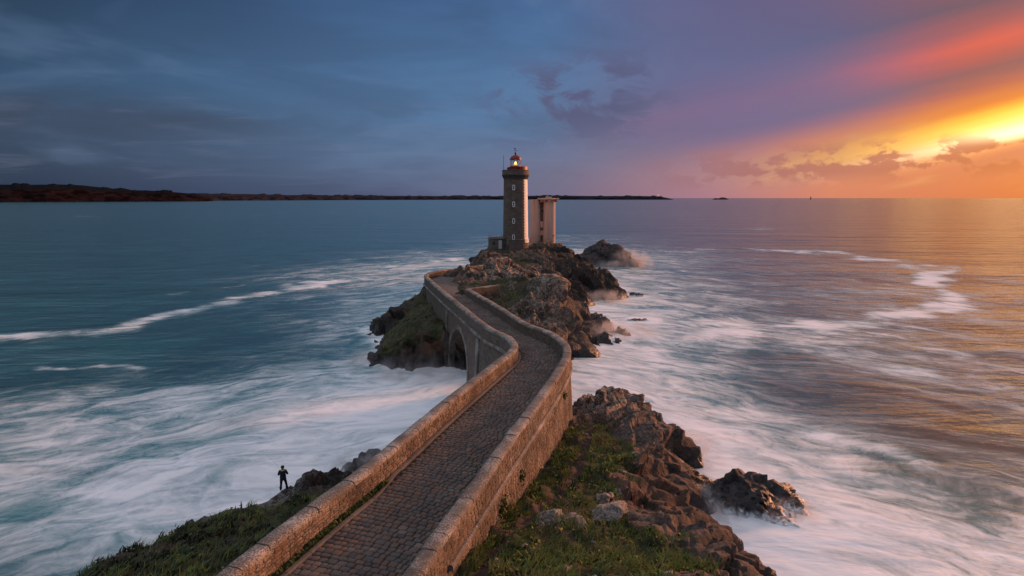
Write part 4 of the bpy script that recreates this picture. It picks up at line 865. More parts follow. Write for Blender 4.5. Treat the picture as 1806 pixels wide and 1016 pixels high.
meL, rimL = side_wall(LIN, -1, 10, 119, SY0, SY1)
meR, rimR = side_wall(RIN, 1, 10, 88.5, 68.5, 79.4)
sideL = child('side_wall', meL, bridge); sideR = child('side_wall', meR, bridge)
V = []; F = []
for (pl, zl, _), (pr_, zr, _) in zip(rimL, rimR): V += [(*pl, zl), (*((pl * 0.5 + pr_ * 0.5)), zl), (*pr_, zr)]
for i in range(len(rimL) - 1): F += [(3 * i, 3 * i + 3, 3 * i + 4, 3 * i + 1), (3 * i + 1, 3 * i + 4, 3 * i + 5, 3 * i + 2)]
me = mesh_np('arch_vault', V, F, MASON, smooth=False)
uvl = me.uv_layers.new(name='UVMap'); li = np.empty(len(me.loops), np.int32); me.loops.foreach_get('vertex_index', li)
acc = 0; UV = []
for i in range(len(rimL)):
    if i: acc += math.dist((*rimL[i][0], rimL[i][1]), (*rimL[i - 1][0], rimL[i - 1][1]))
    UV += [(0, acc), (2.2, acc), (4.4, acc)]
uvl.data.foreach_set('uv', np.array(UV, np.float32)[li].ravel())
child('arch_vault', me, bridge)
# voussoirs round the arch mouth on the left
sa0, sa1 = LIN.s_at_y(SY0), LIN.s_at_y(SY1); NV = 25
def arch_pt(th, grow):
    t_ = 0.5 - (0.5 + grow / (sa1 - sa0)) * math.cos(th); z_ = 1.4 + (4.7 + grow) * math.sin(th); s_ = sa0 + (sa1 - sa0) * t_
    return s_, z_
for k in range(-4, NV + 4):
    bm = bmesh.new(); quad = []
    if 0 <= k < NV:
        th0, th1 = math.pi * (k + 0.04) / NV, math.pi * (k + 0.96) / NV
        quad = [arch_pt(th0, 0.0), arch_pt(th1, 0.0), arch_pt(th1, 0.62), arch_pt(th0, 0.62)]
    else:
        kk = k if k < 0 else k - NV + 1
        za, zb_ = 1.4 - (abs(kk) - 0.03) * 0.55, 1.4 - (abs(kk) - 0.97) * 0.55
        sgn_ = -1 if k < 0 else 1; sb = sa0 if k < 0 else sa1
        quad = [(sb, za), (sb + sgn_ * 0.62, za), (sb + sgn_ * 0.62, zb_), (sb, zb_)]
    vs = []
    for out_ in (-0.15, 0.07):
        for s_, z_ in quad:
            c = LIN.at(s_) - LIN.nrm(s_) * (batter(z_, -1) + out_); vs.append(bm.verts.new((c[0], c[1], z_)))
    for q_ in ((0, 1, 2, 3), (7, 6, 5, 4), (0, 4, 5, 1), (1, 5, 6, 2), (2, 6, 7, 3), (3, 7, 4, 0)): bm.faces.new([vs[i] for i in q_])
    bmesh.ops.recalc_face_normals(bm, faces=bm.faces)
    me = bm_mesh('voussoir', bm, COPING); at = me.attributes.new('tint', 'FLOAT', 'POINT'); at.data.foreach_set('value', np.full(len(me.vertices), random.random(), np.float32))
    link('voussoir', me, sideL)
# rubble facing of the right wall below the string course
def ground_at(s_):
    c = RIN.at(s_) + RIN.nrm(s_) * 0.9; return height_at(T_HEAD, c[0], c[1]) - 0.3
itW = course_blocks(RIN, RIN.s_at_y(20), sR1, ground_at, lambda s_: 7.5, lambda z: batter(z, 1) - 0.005, 0.26, 0.26, 0.58)
place_stones(itW, block_v, sideR, 'wall_block', 'far_blocks', 80)
# buttress strips on the left wall beside the arch
for ys in (64.6, 81.6):
    s_ = LIN.s_at_y(ys)
    me = sweep_me('pilaster', LIN, s_ - 0.55, s_ + 0.55, lambda q_: [(-0.35, -2.5), (-0.35, 7.35), (-0.80, 7.35), (-1.36, -2.5)], COPING, 0.55)
    at = me.attributes.new('tint', 'FLOAT', 'POINT'); at.data.foreach_set('value', np.full(len(me.vertices), 0.4, np.float32))
    link('pilaster', me, sideL)
# string courses, stone by stone
for path, sgn, par_, y0, y1 in ((RIN, 1, sideR, 22.8, 58), (LIN, -1, sideL, 45, 118)):
    a = path.s_at_y(y0); e = path.s_at_y(y1)
    while a < e:
        b2 = min(a + random.uniform(1.1, 1.9), e); dz_ = random.uniform(-0.01, 0.01)
        me = sweep_me('string_course_stone', path, a + 0.01, b2 - 0.01, lambda s_: [(sgn * 0.40, 7.50 + dz_), (sgn * 0.80, 7.50 + dz_), (sgn * 0.82, 7.68 + dz_), (sgn * 0.74, 7.76 + dz_), (sgn * 0.40, 7.78 + dz_)], COPING, 0.45)
        at = me.attributes.new('tint', 'FLOAT', 'POINT'); at.data.foreach_set('value', np.full(len(me.vertices), random.random(), np.float32))
        link('string_course_stone', me, par_)
        a = b2
# return wall closing the end of the right parapet
RET = Path2([(-6.45, 88.9), (-4.5, 90.8), (-2.2, 92.9)])
core = sweep_me('return_wall', RET, 0, RET.L, lambda s_: [(0.0, 6.2), (0.0, 8.9), (0.5, 8.9), (0.5, 6.2)], MASON, 0.5)
retw = child('return_wall', core, bridge)
a = 0
while a < RET.L - 0.2:
    b2 = min(a + 1.3, RET.L)
    me = sweep_me('coping_stone', RET, a + 0.01, b2 - 0.01, lambda s_: [(-0.04, 8.9), (-0.04, 9.05), (0.06, 9.12), (0.44, 9.12), (0.54, 9.05), (0.54, 8.9)], COPING, 0.5)
    at = me.attributes.new('tint', 'FLOAT', 'POINT'); at.data.foreach_set('value', np.full(len(me.vertices), random.random(), np.float32))
    link('coping_stone', me, retw); a = b2

# ------------------------------------------------------------------ lighthouse
def uv_cyl(me, c, r):
    uvl = me.uv_layers.new(name='UVMap')
    for p_ in me.polygons:
        a_ = [math.atan2(me.vertices[v_].co.y - c[1], me.vertices[v_].co.x - c[0]) for v_ in p_.vertices]
        m0 = max(a_)
        for li, v_, aa in zip(p_.loop_indices, p_.vertices, a_):
            if m0 - aa > math.pi: aa += 2 * math.pi
            uvl.data[li].uv = (aa * r, me.vertices[v_].co.z)
    return me
LX, LY = 0.9, 160.0
lh = empty('lighthouse', (LX, LY, 8.2), label='tall round grey granite lighthouse with red lantern and a white painted seaward side', category='lighthouse')
def lpart(name, me, parent=None, **kw): return child(name, me, parent or lh, **kw)
C0 = (LX, LY)
lpart('plinth', uv_cyl(lathe_me('plinth', [(3.36, 6.5), (3.34, 11.35), (3.40, 11.40), (3.40, 11.55), (3.22, 11.65)], C0, TOWER, 64), C0, 3.3))
shaft = lpart('shaft', uv_cyl(lathe_me('shaft', [(3.22, 11.5)] + [(3.20 - 0.22 * k / 12, 11.6 + 15.1 * k / 12) for k in range(13)], C0, TOWER, 64), C0, 3.1))
# white painted side: whole courses of stone, the edge toothed like the quoins
V = []; F = []; zc = 10.75; k = 0
while zc < 26.5:
    z1 = min(zc + 0.36, 26.55)
    rr = lambda z: (3.37 if z < 11.6 else 3.20 - 0.22 * (z - 11.6) / 15.1) + 0.025 if not 11.28 < z < 11.7 else 3.43
    a0 = R(-90 + (42.5 if k % 2 else 45.5)); a1 = R(-90 + 200); m_ = 26
    for z in (zc, z1):
        for q_ in range(m_ + 1):
            a = a0 + (a1 - a0) * q_ / m_; V.append((LX + rr(z) * math.cos(a), LY + rr(z) * math.sin(a), z))
    o_ = k * 2 * (m_ + 1)
    F += [(o_ + q_, o_ + q_ + 1, o_ + m_ + 1 + q_ + 1, o_ + m_ + 1 + q_) for q_ in range(m_)]
    zc = z1; k += 1
lpart('painted_side', mesh_np('painted_side', V, F, WHITE, smooth=True), label='white painted seaward strip with toothed edge')
for z in (12.25, 16.28, 20.43, 24.55):
    rr = 3.2 - 0.22 * (z - 11.6) / 15.1; a = R(-90 - 9); n_ = Vector((math.cos(a), math.sin(a), 0)); tdir = Vector((-n_.y, n_.x, 0)); c = Vector((LX, LY, z)) + n_ * (rr - 0.02)
    bm = bmesh.new(); outer = []; inner = []
    for q_ in range(16):
        th = 2 * math.pi * q_ / 16; cx = math.cos(th); cz = math.sin(th)
        ex = 0.34 * math.copysign(abs(cx) ** 0.55, cx); ez = 0.68 * math.copysign(abs(cz) ** 0.45, cz)
        outer.append((ex, ez)); inner.append((ex * 0.52, ez * 0.72))
    lay = []
    for ring, d_ in ((outer, -0.05), (outer, 0.09), (inner, 0.09), (inner, -0.12)):
        lay.append([bm.verts.new(c + tdir * ex + Vector((0, 0, ez)) + n_ * d_) for ex, ez in ring])
    for A_, B_ in zip(lay[:-1], lay[1:]):
        for q_ in range(16): bm.faces.new((A_[q_], A_[(q_ + 1) % 16], B_[(q_ + 1) % 16], B_[q_]))
    bmesh.ops.recalc_face_normals(bm, faces=bm.faces)
    win = lpart('window', bm_mesh('window', bm, WHITE))
    bm = bmesh.new(); bm.faces.new([bm.verts.new(c + tdir * ex + Vector((0, 0, ez)) + n_ * 0.03) for ex, ez in inner]); lpart('pane', bm_mesh('pane', bm, DARK), win)
    lpart('glazing_bar', box_me('glazing_bar', c + n_ * 0.05, (0.38, 0.05, 0.06), WHITE, a + R(90)), win)
lpart('corbel_ring', lathe_me('corbel_ring', [(2.98, 26.45), (3.02, 26.75), (3.1, 27.35), (3.42, 27.55), (3.46, 27.62), (3.46, 27.74), (3.36, 27.8)], C0, TOWER, 64))
cb = bmesh.new(); bm_box(cb, (0, 0, 0), (0.55, 0.30, 0.85))
for v_ in cb.verts:
    if v_.co.x > 0 and v_.co.z < 0: v_.co.x -= 0.42
corb = bm_mesh('corbel', cb, TOWER)
for k in range(34):
    a = 2 * math.pi * k / 34; o = link('corbel', corb, lh); o.matrix_parent_inverse = Matrix.Translation(lh.location).inverted()
    o.location = (LX + 3.18 * math.cos(a), LY + 3.18 * math.sin(a), 27.15); o.rotation_euler = (0, 0, a)
lpart('gallery_parapet', uv_cyl(lathe_me('gallery_parapet', [(3.36, 27.7), (3.36, 28.75), (3.42, 28.78), (3.42, 28.92), (3.1, 28.95), (3.1, 27.9), (0.0, 27.9)], C0, TOWER, 64), C0, 3.3))
drum = lpart('lantern_drum', lathe_me('lantern_drum', [(1.9, 27.9), (1.9, 29.45), (2.0, 29.5), (2.0, 29.66), (1.42, 29.70), (1.36, 29.95)], C0, RED, 40))
rail = lpart('gallery_screen', lathe_me('gallery_screen', [(2.96, 28.9), (2.96, 29.72), (3.06, 29.76), (3.06, 28.9)], C0, RED, 24, R(-72), R(20)))
lpart('ventilator', lathe_me('ventilator', [(0.0, 28.9), (0.18, 28.95), (0.22, 29.2), (0.18, 29.45), (0, 29.5)], (LX - 1.95, LY - 1.6), RED, 12))
glass, t, b = material('lantern_glass'); t.n.remove(b)
tr = t.new('ShaderNodeBsdfTransparent'); tr.inputs[0].default_value = (0.90, 0.93, 0.95, 1); gl = t.new('ShaderNodeBsdfGlossy'); gl.inputs['Roughness'].default_value = 0.05
ms = t.new('ShaderNodeMixShader'); ms.inputs[0].default_value = 0.16; t.l.new(tr.outputs[0], ms.inputs[1]); t.l.new(gl.outputs[0], ms.inputs[2]); t.l.new(ms.outputs[0], t.n['Material Output'].inputs[0])
lantern = lpart('lantern_glazing', lathe_me('lantern_glazing', [(1.30, 29.9), (1.30, 31.45)], C0, glass, 32))
for k in range(10):
    a = R(-90 + 18 + 36 * k); lpart('mullion', box_me('mullion', (LX + 1.31 * math.cos(a), LY + 1.31 * math.sin(a), 30.68), (0.07, 0.07, 1.56), RED, a), lantern)
lampm, t, b = material('lamp_light'); b.inputs['Base Color'].default_value = (1, 0.6, 0.2, 1); b.inputs['Emission Color'].default_value = (1.0, 0.52, 0.12, 1); b.inputs['Emission Strength'].default_value = 5
lens_m, t, b = material('lens_glass'); b.inputs['Base Color'].default_value = (0.75, 0.62, 0.42, 1); b.inputs['Roughness'].default_value = 0.2; b.inputs['Emission Color'].default_value = (1.0, 0.45, 0.08, 1); b.inputs['Emission Strength'].default_value = 0.5
lpart('lens', lathe_me('lens', [(0.10, 29.9), (0.5, 29.95), (0.62, 30.15), (0.5, 30.2), (0.56, 30.22), (0.56, 30.38)], C0, lens_m, 24), lantern)
lpart('lamp', lathe_me('lamp', [(0.0, 30.15), (0.26, 30.25), (0.34, 30.45), (0.24, 30.75), (0.10, 31.05), (0.0, 31.1)], C0, lampm, 16), lantern)
ld = bpy.data.lights.new('lamp_glow', 'POINT'); ld.energy = 18; ld.color = (1.0, 0.55, 0.2); ld.shadow_soft_size = 0.3
lo_ = bpy.data.objects.new('lamp_glow', ld); COL.objects.link(lo_); lo_.parent = lh; lo_.location = (0, -0.6, 30.6 - 8.2)
dome = lpart('dome', lathe_me('dome', [(1.25, 31.42), (1.52, 31.45), (1.52, 31.62), (1.40, 31.68)] + [(1.38 * math.cos(R(a)), 31.68 + 1.0 * math.sin(R(a))) for a in range(10, 84, 9)] + [(0.14, 32.72)], C0, RED, 40))
lpart('finial', lathe_me('finial', [(0.14, 32.6), (0.18, 32.72)] + [(max(0.30 * math.sin(R(a)), 0.02), 33.05 - 0.30 * math.cos(R(a))) for a in range(20, 171, 15)] + [(0.05, 33.45), (0.0, 33.5)], C0, RED, 20), dome)
vane = lpart('weather_vane', tube_me('weather_vane', [(LX, LY, 33.4), (LX, LY, 34.4)], 0.045, METAL), dome)
vm_ = bmesh.new(); bm_box(vm_, (LX - 0.12, LY, 34.2), (0.55, 0.05, 0.08)); bm_box(vm_, (LX - 0.25, LY, 34.22), (0.22, 0.05, 0.3)); bm_box(vm_, (LX, LY, 33.75), (0.75, 0.05, 0.06)); bm_box(vm_, (LX, LY, 33.75), (0.05, 0.75, 0.06)); bm_box(vm_, (LX - 0.37, LY, 33.75), (0.1, 0.06, 0.2)); bm_box(vm_, (LX + 0.37, LY, 33.75), (0.1, 0.06, 0.2))
lpart('vane_arrow', bm_mesh('vane_arrow', vm_, METAL), dome)
lpart('antenna', tube_me('antenna', [(LX - 3.0, LY - 0.9, 28.8), (LX - 3.0, LY - 0.9, 32.5)], 0.05, METAL))
lpart('drain_pipe', tube_me('drain_pipe', [(LX - 1.95, LY - 2.85, 8.6), (LX - 1.95, LY - 2.85, 11.5)], 0.09, COPING))

# ------------------------------------------------------------------ keeper's annex
ax, ay = -3.6, 159.6
an = empty('annex', (ax, ay, 8.4), label='low grey stone annex with white door on the left foot of the lighthouse', category='building')
child('wall', uv_cyl(lathe_me('wall', [(2.46, 8.2), (2.46, 11.75)], (ax, ay), TOWER, 40), (ax, ay), 2.4), an)
child('base_course', lathe_me('base_course', [(2.72, 7.2), (2.72, 8.85), (2.5, 8.95)], (ax, ay), MASON, 40), an)
roof = child('roof', lathe_me('roof', [(2.46, 11.7), (2.60, 11.75), (2.60, 11.95), (2.35, 12.0), (2.35, 11.85), (0.0, 11.9)], (ax, ay), KERB, 40), an)
child('railing', lathe_me('railing', [(2.42, 12.38), (2.48, 12.38), (2.48, 12.44), (2.42, 12.44), (2.42, 12.38)], (ax, ay), RED, 40), roof)
for k in range(14):
    a = R(-160 + 20 * k); child('rail_post', tube_me('rail_post', [(ax + 2.45 * math.cos(a), ay + 2.45 * math.sin(a), 11.95), (ax + 2.45 * math.cos(a), ay + 2.45 * math.sin(a), 12.42)], 0.03, METAL), roof)
child('mast', tube_me('mast', [(ax + 1.0, ay - 1.2, 11.9), (ax + 1.0, ay - 1.2, 13.0)], 0.04, METAL), roof)
fy = ay - 2.30
door = child('door', box_me('door', (ax + 0.62, fy - 0.06, 10.35), (0.86, 0.16, 2.15), DOORWHITE, 0.26, 0.02), an)
child('door_frame', box_me('door_frame', (ax + 0.62, fy + 0.02, 10.40), (1.08, 0.16, 2.35), TOWER, 0.26), door)
child('handle', box_me('handle', (ax + 0.92, fy - 0.10, 10.3), (0.06, 0.08, 0.12), METAL, 0.26), door)
win = child('window', box_me('window', (ax - 0.95, fy + 0.14, 10.65), (0.86, 0.14, 1.0), KERB, -0.40), an)
for q_ in (-1, 1):
    for r_ in (-1, 1):
        child('pane', box_me('pane', (ax - 0.95 + 0.19 * q_ - 0.03, fy + 0.10 - 0.08 * q_, 10.65 + 0.22 * r_), (0.30, 0.10, 0.38), DARK, -0.40), win)
# terrace wall in front of the towers
ter = sweep_me('terrace_wall', Path2(catmull([(-6.2, 155.6), (-3.0, 154.9), (1.0, 155.2), (4.4, 156.6)], 8)), 0, 10.5, lambda s_: [(0, 6.5), (0, 9.0), (-0.45, 9.0), (-0.45, 6.5)], MASON, 0.6)
o = link('terrace_wall', ter, label='low stone terrace wall in front of the foot of the lighthouse', category='wall')
tw2 = sweep_me('terrace_wall', Path2([(11.2, 166.4), (12.6, 166.2), (13.6, 167.6)]), 0, 3.0, lambda s_: [(0, 7.5), (0, 10.0), (-0.4, 10.0), (-0.4, 7.5)], MASON, 0.6)
link('terrace_wall', tw2, label='short stone wall at the seaward foot of the concrete tower', category='wall')

# ------------------------------------------------------------------ concrete radar tower
conc, t, b = material('stained_concrete'); p = pos(t)
st = t.noise(t.mapping(p, scale=(0.9, 0.9, 0.06)), 1.0, 5, 0.55); n2 = t.noise(p, 1.5, 6, 0.6)
zc_ = t.sep(p)[2]
c_ = t.mix(t.smooth(st, 0.42, 0.66), (0.52, 0.36, 0.30), (0.40, 0.28, 0.23))
c_ = t.mix(t.mul(t.smooth(st, 0.5, 0.62), t.smooth(zc_, 19, 21.3)), c_, (0.28, 0.19, 0.15))
c_ = t.mix(t.mul(t.smooth(n2, 0.45, 0.65), t.smooth(zc_, 12.5, 9.5)), c_, (0.22, 0.14, 0.10))
t.put(b.inputs['Base Color'], c_); b.inputs['Roughness'].default_value = 0.85
t.put(b.inputs['Normal'], t.bump(t.noise(t.mapping(p, scale=(0.5, 0.5, 6)), 1.0, 4), 0.25, 0.05))
rt = empty('radar_tower', (8.3, 170.5, 8.6), label='pale concrete tower of two rounded shafts with flat overhanging roof beside the lighthouse', category='tower')
def rpart(name, me, parent=None): return child(name, me, parent or rt)
rpart('shaft', lathe_me('shaft', [(1.68, 8.0), (1.60, 21.35)], (10.1, 170.0), conc, 40))
rpart('shaft', lathe_me('shaft', [(1.52, 8.0), (1.46, 21.6), (0.0, 21.6)], (6.25, 170.4), conc, 40))
rpart('core_wall', box_me('core_wall', (8.1, 171.4, 14.7), (3.0, 1.6, 13.2), conc))
rec = rpart('stair_bay', box_me('stair_bay', (8.1, 170.4, 14.6), (1.1, 0.5, 13.0), flat('shaded_bay_concrete', (0.13, 0.085, 0.065), 0.9, nz=0.25)))  # shade of the recess put into a darker concrete colour
for z, hgt, mm in ((20.4, 0.9, DARK), (18.6, 1.1, DARK), (16.0, 0.45, DARK), (14.9, 1.7, None), (12.6, 1.3, None)):
    w_ = rpart('window', box_me('window', (8.1, 170.14, z), (0.8, 0.08, hgt), conc if mm is None else KERB), rec)
    if mm: rpart('pane', box_me('pane', (8.1, 170.10, z), (0.55, 0.06, hgt * 0.7), DARK), rec)
slab = rpart('roof_slab', lathe_me('roof_slab', [(0, 21.3), (2.2, 21.32), (3.05, 21.62), (3.10, 21.66), (3.10, 21.95), (0, 22.0)], (9.78, 170.2), conc, 8, R(22.5), R(382.5), False))
for k in range(9):
    a = R(-100 + 30 * k - 45); bmx = bmesh.new(); bm_box(bmx, (9.78 + 2.05 * math.cos(a), 170.2 + 2.05 * math.sin(a), 21.18), (1.0, 0.2, 0.55), a)
    rpart('bracket', bm_mesh('bracket', bmx, conc), slab)
rpart('hatch', box_me('hatch', (9.9, 170.2, 22.15), (1.5, 1.1, 0.35), conc, 0.2), slab)
rpart('vent_stack', box_me('vent_stack', (9.6, 170.0, 22.35), (0.3, 0.3, 0.75), conc), slab)
rpart('roof_kerb', box_me('roof_kerb', (8.0, 169.0, 22.05), (1.6, 0.5, 0.22), METAL, 0.15), slab)
rpart('ledge', lathe_me('ledge', [(1.60, 11.85), (1.80, 11.85), (1.80, 12.05), (1.60, 12.05)], (10.1, 170.0), METAL, 10, R(-58), R(20)))
for (x, sx_) in ((6.0, 1.0), (7.9, 1.6)):
    rpart('foot_block', box_me('foot_block', (x, 168.4, 9.7), (sx_, 0.5, 0.8), conc, 0.1, 0.03))

# small far marks on the horizon
fl = empty('far_lighthouse', polar(0.2322, 7990, 40), label='tiny white lighthouse with a light on the far point of land', category='lighthouse')
child('tower', lathe_me('tower', [(3, 40), (2.2, 56)], polar(0.2322, 7990, 0)[:2], WHITE, 10), fl)
child('lamp', lathe_me('lamp', [(0, 56), (1.8, 57), (1.8, 60), (0, 61)], polar(0.2322, 7990, 0)[:2], lampm, 10), fl)
fb = empty('sea_beacon', polar(0.474, 9000, 0), label='tiny beacon tower standing on the sea horizon under the sunset', category='beacon')
child('tower', lathe_me('tower', [(9, -2), (6, 12), (5, 34), (7, 36), (0, 42)], polar(0.474, 9000, 0)[:2], METAL, 10), fb)

# ------------------------------------------------------------------ vegetation
grass_m, t, b = material('turf_blades'); tint = t.attr('tint')
gc = t.ramp(tint, [(0.0, (0.008, 0.014, 0.004)), (0.3, (0.022, 0.036, 0.007)), (0.55, (0.098, 0.125, 0.012)), (0.78, (0.20, 0.175, 0.018)), (1.0, (0.120, 0.064, 0.026))])
t.put(b.inputs['Base Color'], gc); b.inputs['Roughness'].default_value = 0.75
def clear_of_bridge(x, y):
    xl = np.interp(y, LIN.P[:, 1], LIN.P[:, 0]) - 0.72; xr = np.interp(y, RIN.P[:, 1], RIN.P[:, 0]) + 0.95
    return (x < xl) | (x > xr)
def blades(pos_, h, wdt, lean, tint_, az):
    n = len(pos_); dx_ = np.cos(az); dy_ = np.sin(az)
    side_ = np.column_stack([-dy_, dx_, np.zeros(n)]) * (wdt / 2)[:, None]
    fwd = np.column_stack([dx_, dy_, np.zeros(n)])
    mid = pos_ + fwd * (lean * h * 0.3)[:, None] + np.array([0, 0, 1]) * (h * 0.6)[:, None]
    tip = pos_ + fwd * (lean * h)[:, None] + np.array([0, 0, 1]) * (h * 0.95)[:, None]
    V = np.stack([pos_ - side_, pos_ + side_, mid + side_ * 0.8, mid - side_ * 0.8, tip], 1).reshape(-1, 3)
    i = np.arange(n) * 5
    F = np.concatenate([np.stack([i, i + 1, i + 2], 1), np.stack([i, i + 2, i + 3], 1), np.stack([i + 3, i + 2, i + 4], 1)])
    return V, F, np.repeat(tint_, 5)
def scatter(T, n, gate, zone, seed):
    r = np.random.default_rng(seed); G = T['G']; P = T['P']; ny, nx = G.shape
    j = r.integers(0, ny - 1, n * 6); i = r.integers(0, nx - 1, n * 6); fx, fy_ = r.random(n * 6), r.random(n * 6)
    p_ = P[j, i] * ((1 - fx) * (1 - fy_))[:, None] + P[j, i + 1] * (fx * (1 - fy_))[:, None] + P[j + 1, i] * ((1 - fx) * fy_)[:, None] + P[j + 1, i + 1] * (fx * fy_)[:, None]
    ok = (G[j, i] > gate) & zone(p_[:, 0], p_[:, 1]) & (p_[:, 2] > 1.2)
    return p_[ok][:n]
def veg(name, T, n, gate, zone, seed, hmul, dark, label):
    r = np.random.default_rng(seed + 1); p_ = scatter(T, n, gate, zone, seed)
    n = len(p_); cl = fbm(p_ * np.array([0.9, 0.9, 0.3]), 3, seed + 4); c2 = fbm(p_ * np.array([0.28, 0.28, 0.1]), 2, seed + 7)
    keep = r.random(n) < 0.30 + 0.75 * cl
    p_, cl, c2 = p_[keep], cl[keep], c2[keep]; n = len(p_)
    h = (0.16 + 0.17 * r.random(n) + 0.16 * np.clip(cl, 0, 1)) * hmul
    wd = (0.045 + 0.05 * r.random(n)) * hmul
    az = 0.6 + 1.0 * c2 + r.normal(0, 0.9, n)
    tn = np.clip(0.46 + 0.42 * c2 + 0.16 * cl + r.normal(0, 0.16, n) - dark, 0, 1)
    V1, F1, T1 = blades(p_, h, wd, 0.5 + 0.5 * r.random(n), tn, az)
    # broad low leaves
    m_ = n // 2; q_ = p_[r.permutation(n)[:m_]]; s_ = (0.05 + 0.07 * r.random(m_)) * hmul; a = r.random(m_) * 6.28
    up = np.column_stack([np.cos(a) * 0.5, np.sin(a) * 0.5, np.ones(m_)]); ax_ = np.column_stack([np.cos(a + 1.57), np.sin(a + 1.57), np.zeros(m_)]); ay_ = np.cross(up, ax_); ay_ /= np.linalg.norm(ay_, axis=1)[:, None]
    c_ = q_ + np.array([0, 0, 1]) * (0.05 + 0.16 * r.random(m_))[:, None] * hmul
    V2 = np.stack([c_ - ax_ * s_[:, None], c_ - ay_ * s_[:, None] * 0.6, c_ + ax_ * s_[:, None], c_ + ay_ * s_[:, None] * 0.6], 1).reshape(-1, 3)
    i = np.arange(m_) * 4 + len(V1); F2 = np.concatenate([np.stack([i, i + 1, i + 2], 1), np.stack([i, i + 2, i + 3], 1)])
    t2 = np.clip(0.50 + 0.2 * r.normal(size=m_) - dark, 0, 0.85)
    me = mesh_np(name, np.vstack([V1, V2]), np.vstack([F1, F2]), grass_m, {'tint': ('POINT', np.concatenate([T1, np.repeat(t2, 4)]))})
    return link(name, me, kind='stuff', label=label, category='grass')
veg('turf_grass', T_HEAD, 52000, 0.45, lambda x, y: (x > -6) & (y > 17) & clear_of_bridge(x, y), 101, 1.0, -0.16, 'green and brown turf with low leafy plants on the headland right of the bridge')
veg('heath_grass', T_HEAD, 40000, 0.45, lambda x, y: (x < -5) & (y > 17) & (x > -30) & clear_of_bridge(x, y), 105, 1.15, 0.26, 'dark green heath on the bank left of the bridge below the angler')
veg('cliff_grass', T_ISLE, 11000, 0.5, lambda x, y: (y < 150) & clear_of_bridge(x, np.minimum(y, 88)), 109, 1.1, 0.12, 'short green grass on the slopes and ledges of the islet')
# wind-bent tussocks and dead stems
def tussocks(name, T, n, zone, seed, lo, hi, label):
    r = np.random.default_rng(seed); c = scatter(T, n, 0.5, zone, seed + 1); P_ = []; H_ = []; W_ = []; L_ = []; T_ = []; A_ = []
    for x in c:
        k = int(r.integers(14, 34)); rad = r.uniform(0.10, 0.28); hh = r.uniform(lo, hi); tb = r.choice([0.25, 0.38, 0.5, 0.62, 0.85, 0.95], p=[.2, .22, .2, .14, .12, .12])
        P_.append(x + r.normal(0, 1, (k, 3)) * np.array([rad, rad, 0.02])); H_.append(hh * r.uniform(0.6, 1.1, k)); W_.append(r.uniform(0.02, 0.05, k)); L_.append(r.uniform(0.5, 1.3, k)); T_.append(np.clip(tb + r.normal(0, 0.08, k), 0, 1)); A_.append(0.5 + r.normal(0, 0.8, k))
    V1, F1, T1 = blades(np.vstack(P_), np.concatenate(H_), np.concatenate(W_), np.concatenate(L_), np.concatenate(T_), np.concatenate(A_))
    return link(name, mesh_np(name, V1, F1, grass_m, {'tint': ('POINT', T1)}), kind='stuff', label=label, category='grass')
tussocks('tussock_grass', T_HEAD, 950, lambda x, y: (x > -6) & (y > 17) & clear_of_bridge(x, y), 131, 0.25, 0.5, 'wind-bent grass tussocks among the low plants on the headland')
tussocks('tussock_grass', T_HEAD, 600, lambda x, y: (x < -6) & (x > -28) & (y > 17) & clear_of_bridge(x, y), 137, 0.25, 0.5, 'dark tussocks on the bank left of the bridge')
# weeds between kerb and left parapet
r = np.random.default_rng(5); pts = []
for k in range(2600):
    s_ = r.uniform(LIN.s_at_y(15.5), LIN.s_at_y(29.5)); c = LIN.at(s_) + LIN.nrm(s_) * r.uniform(0.02, 0.34)
    if vnoise(np.array([[c[0] * 0.9, c[1] * 0.9, 0.0]]), 4)[0] + r.normal(0, 0.3) > -0.35: pts.append((c[0], c[1], road_z(c[1]) + 0.07))
pts = np.array(pts); n = len(pts)
V1, F1, T1 = blades(pts, 0.08 + 0.16 * r.random(n), 0.04 + 0.05 * r.random(n), 0.4 + 0.6 * r.random(n), np.clip(0.42 + r.normal(0, 0.14, n), 0, 0.8), r.random(n) * 6.28)
link('weeds', mesh_np('weeds', V1, F1, grass_m, {'tint': ('POINT', T1)}), kind='stuff', label='green weeds along the foot of the left parapet', category='weeds')
for yy, zz, nn_, lab in ((33.6, 6.35, 70, 'small bright green plant rooted in the right wall below the string course'), (29.8, 6.35, 160, 'bushy brown-green plant hanging at the foot of the right wall'), (46.5, 6.9, 40, 'tiny green plant on the string course near the bend')):
    s_ = RIN.s_at_y(yy); c = RIN.at(s_) + RIN.nrm(s_) * (batter(zz, 1) + 0.10); n = nn_
    q_ = np.array([0, 0, 0]) + r.normal(0, 1, (n, 3)) * np.array([0.10, 0.16, 0.20]) * (nn_ / 70) ** 0.5
    V1, F1, T1 = blades(q_, 0.12 + 0.14 * r.random(n), 0.07 + 0.06 * r.random(n), 0.6 + 0.6 * r.random(n), np.clip(0.55 + r.normal(0, 0.15, n), 0, 0.95), r.random(n) * 6.28)
    pl = empty('wall_plant', (c[0], c[1], zz), label=lab, category='plant', group='plants growing on the bridge wall')
    link('foliage', mesh_np('foliage', V1, F1, grass_m, {'tint': ('POINT', T1)}), pl)

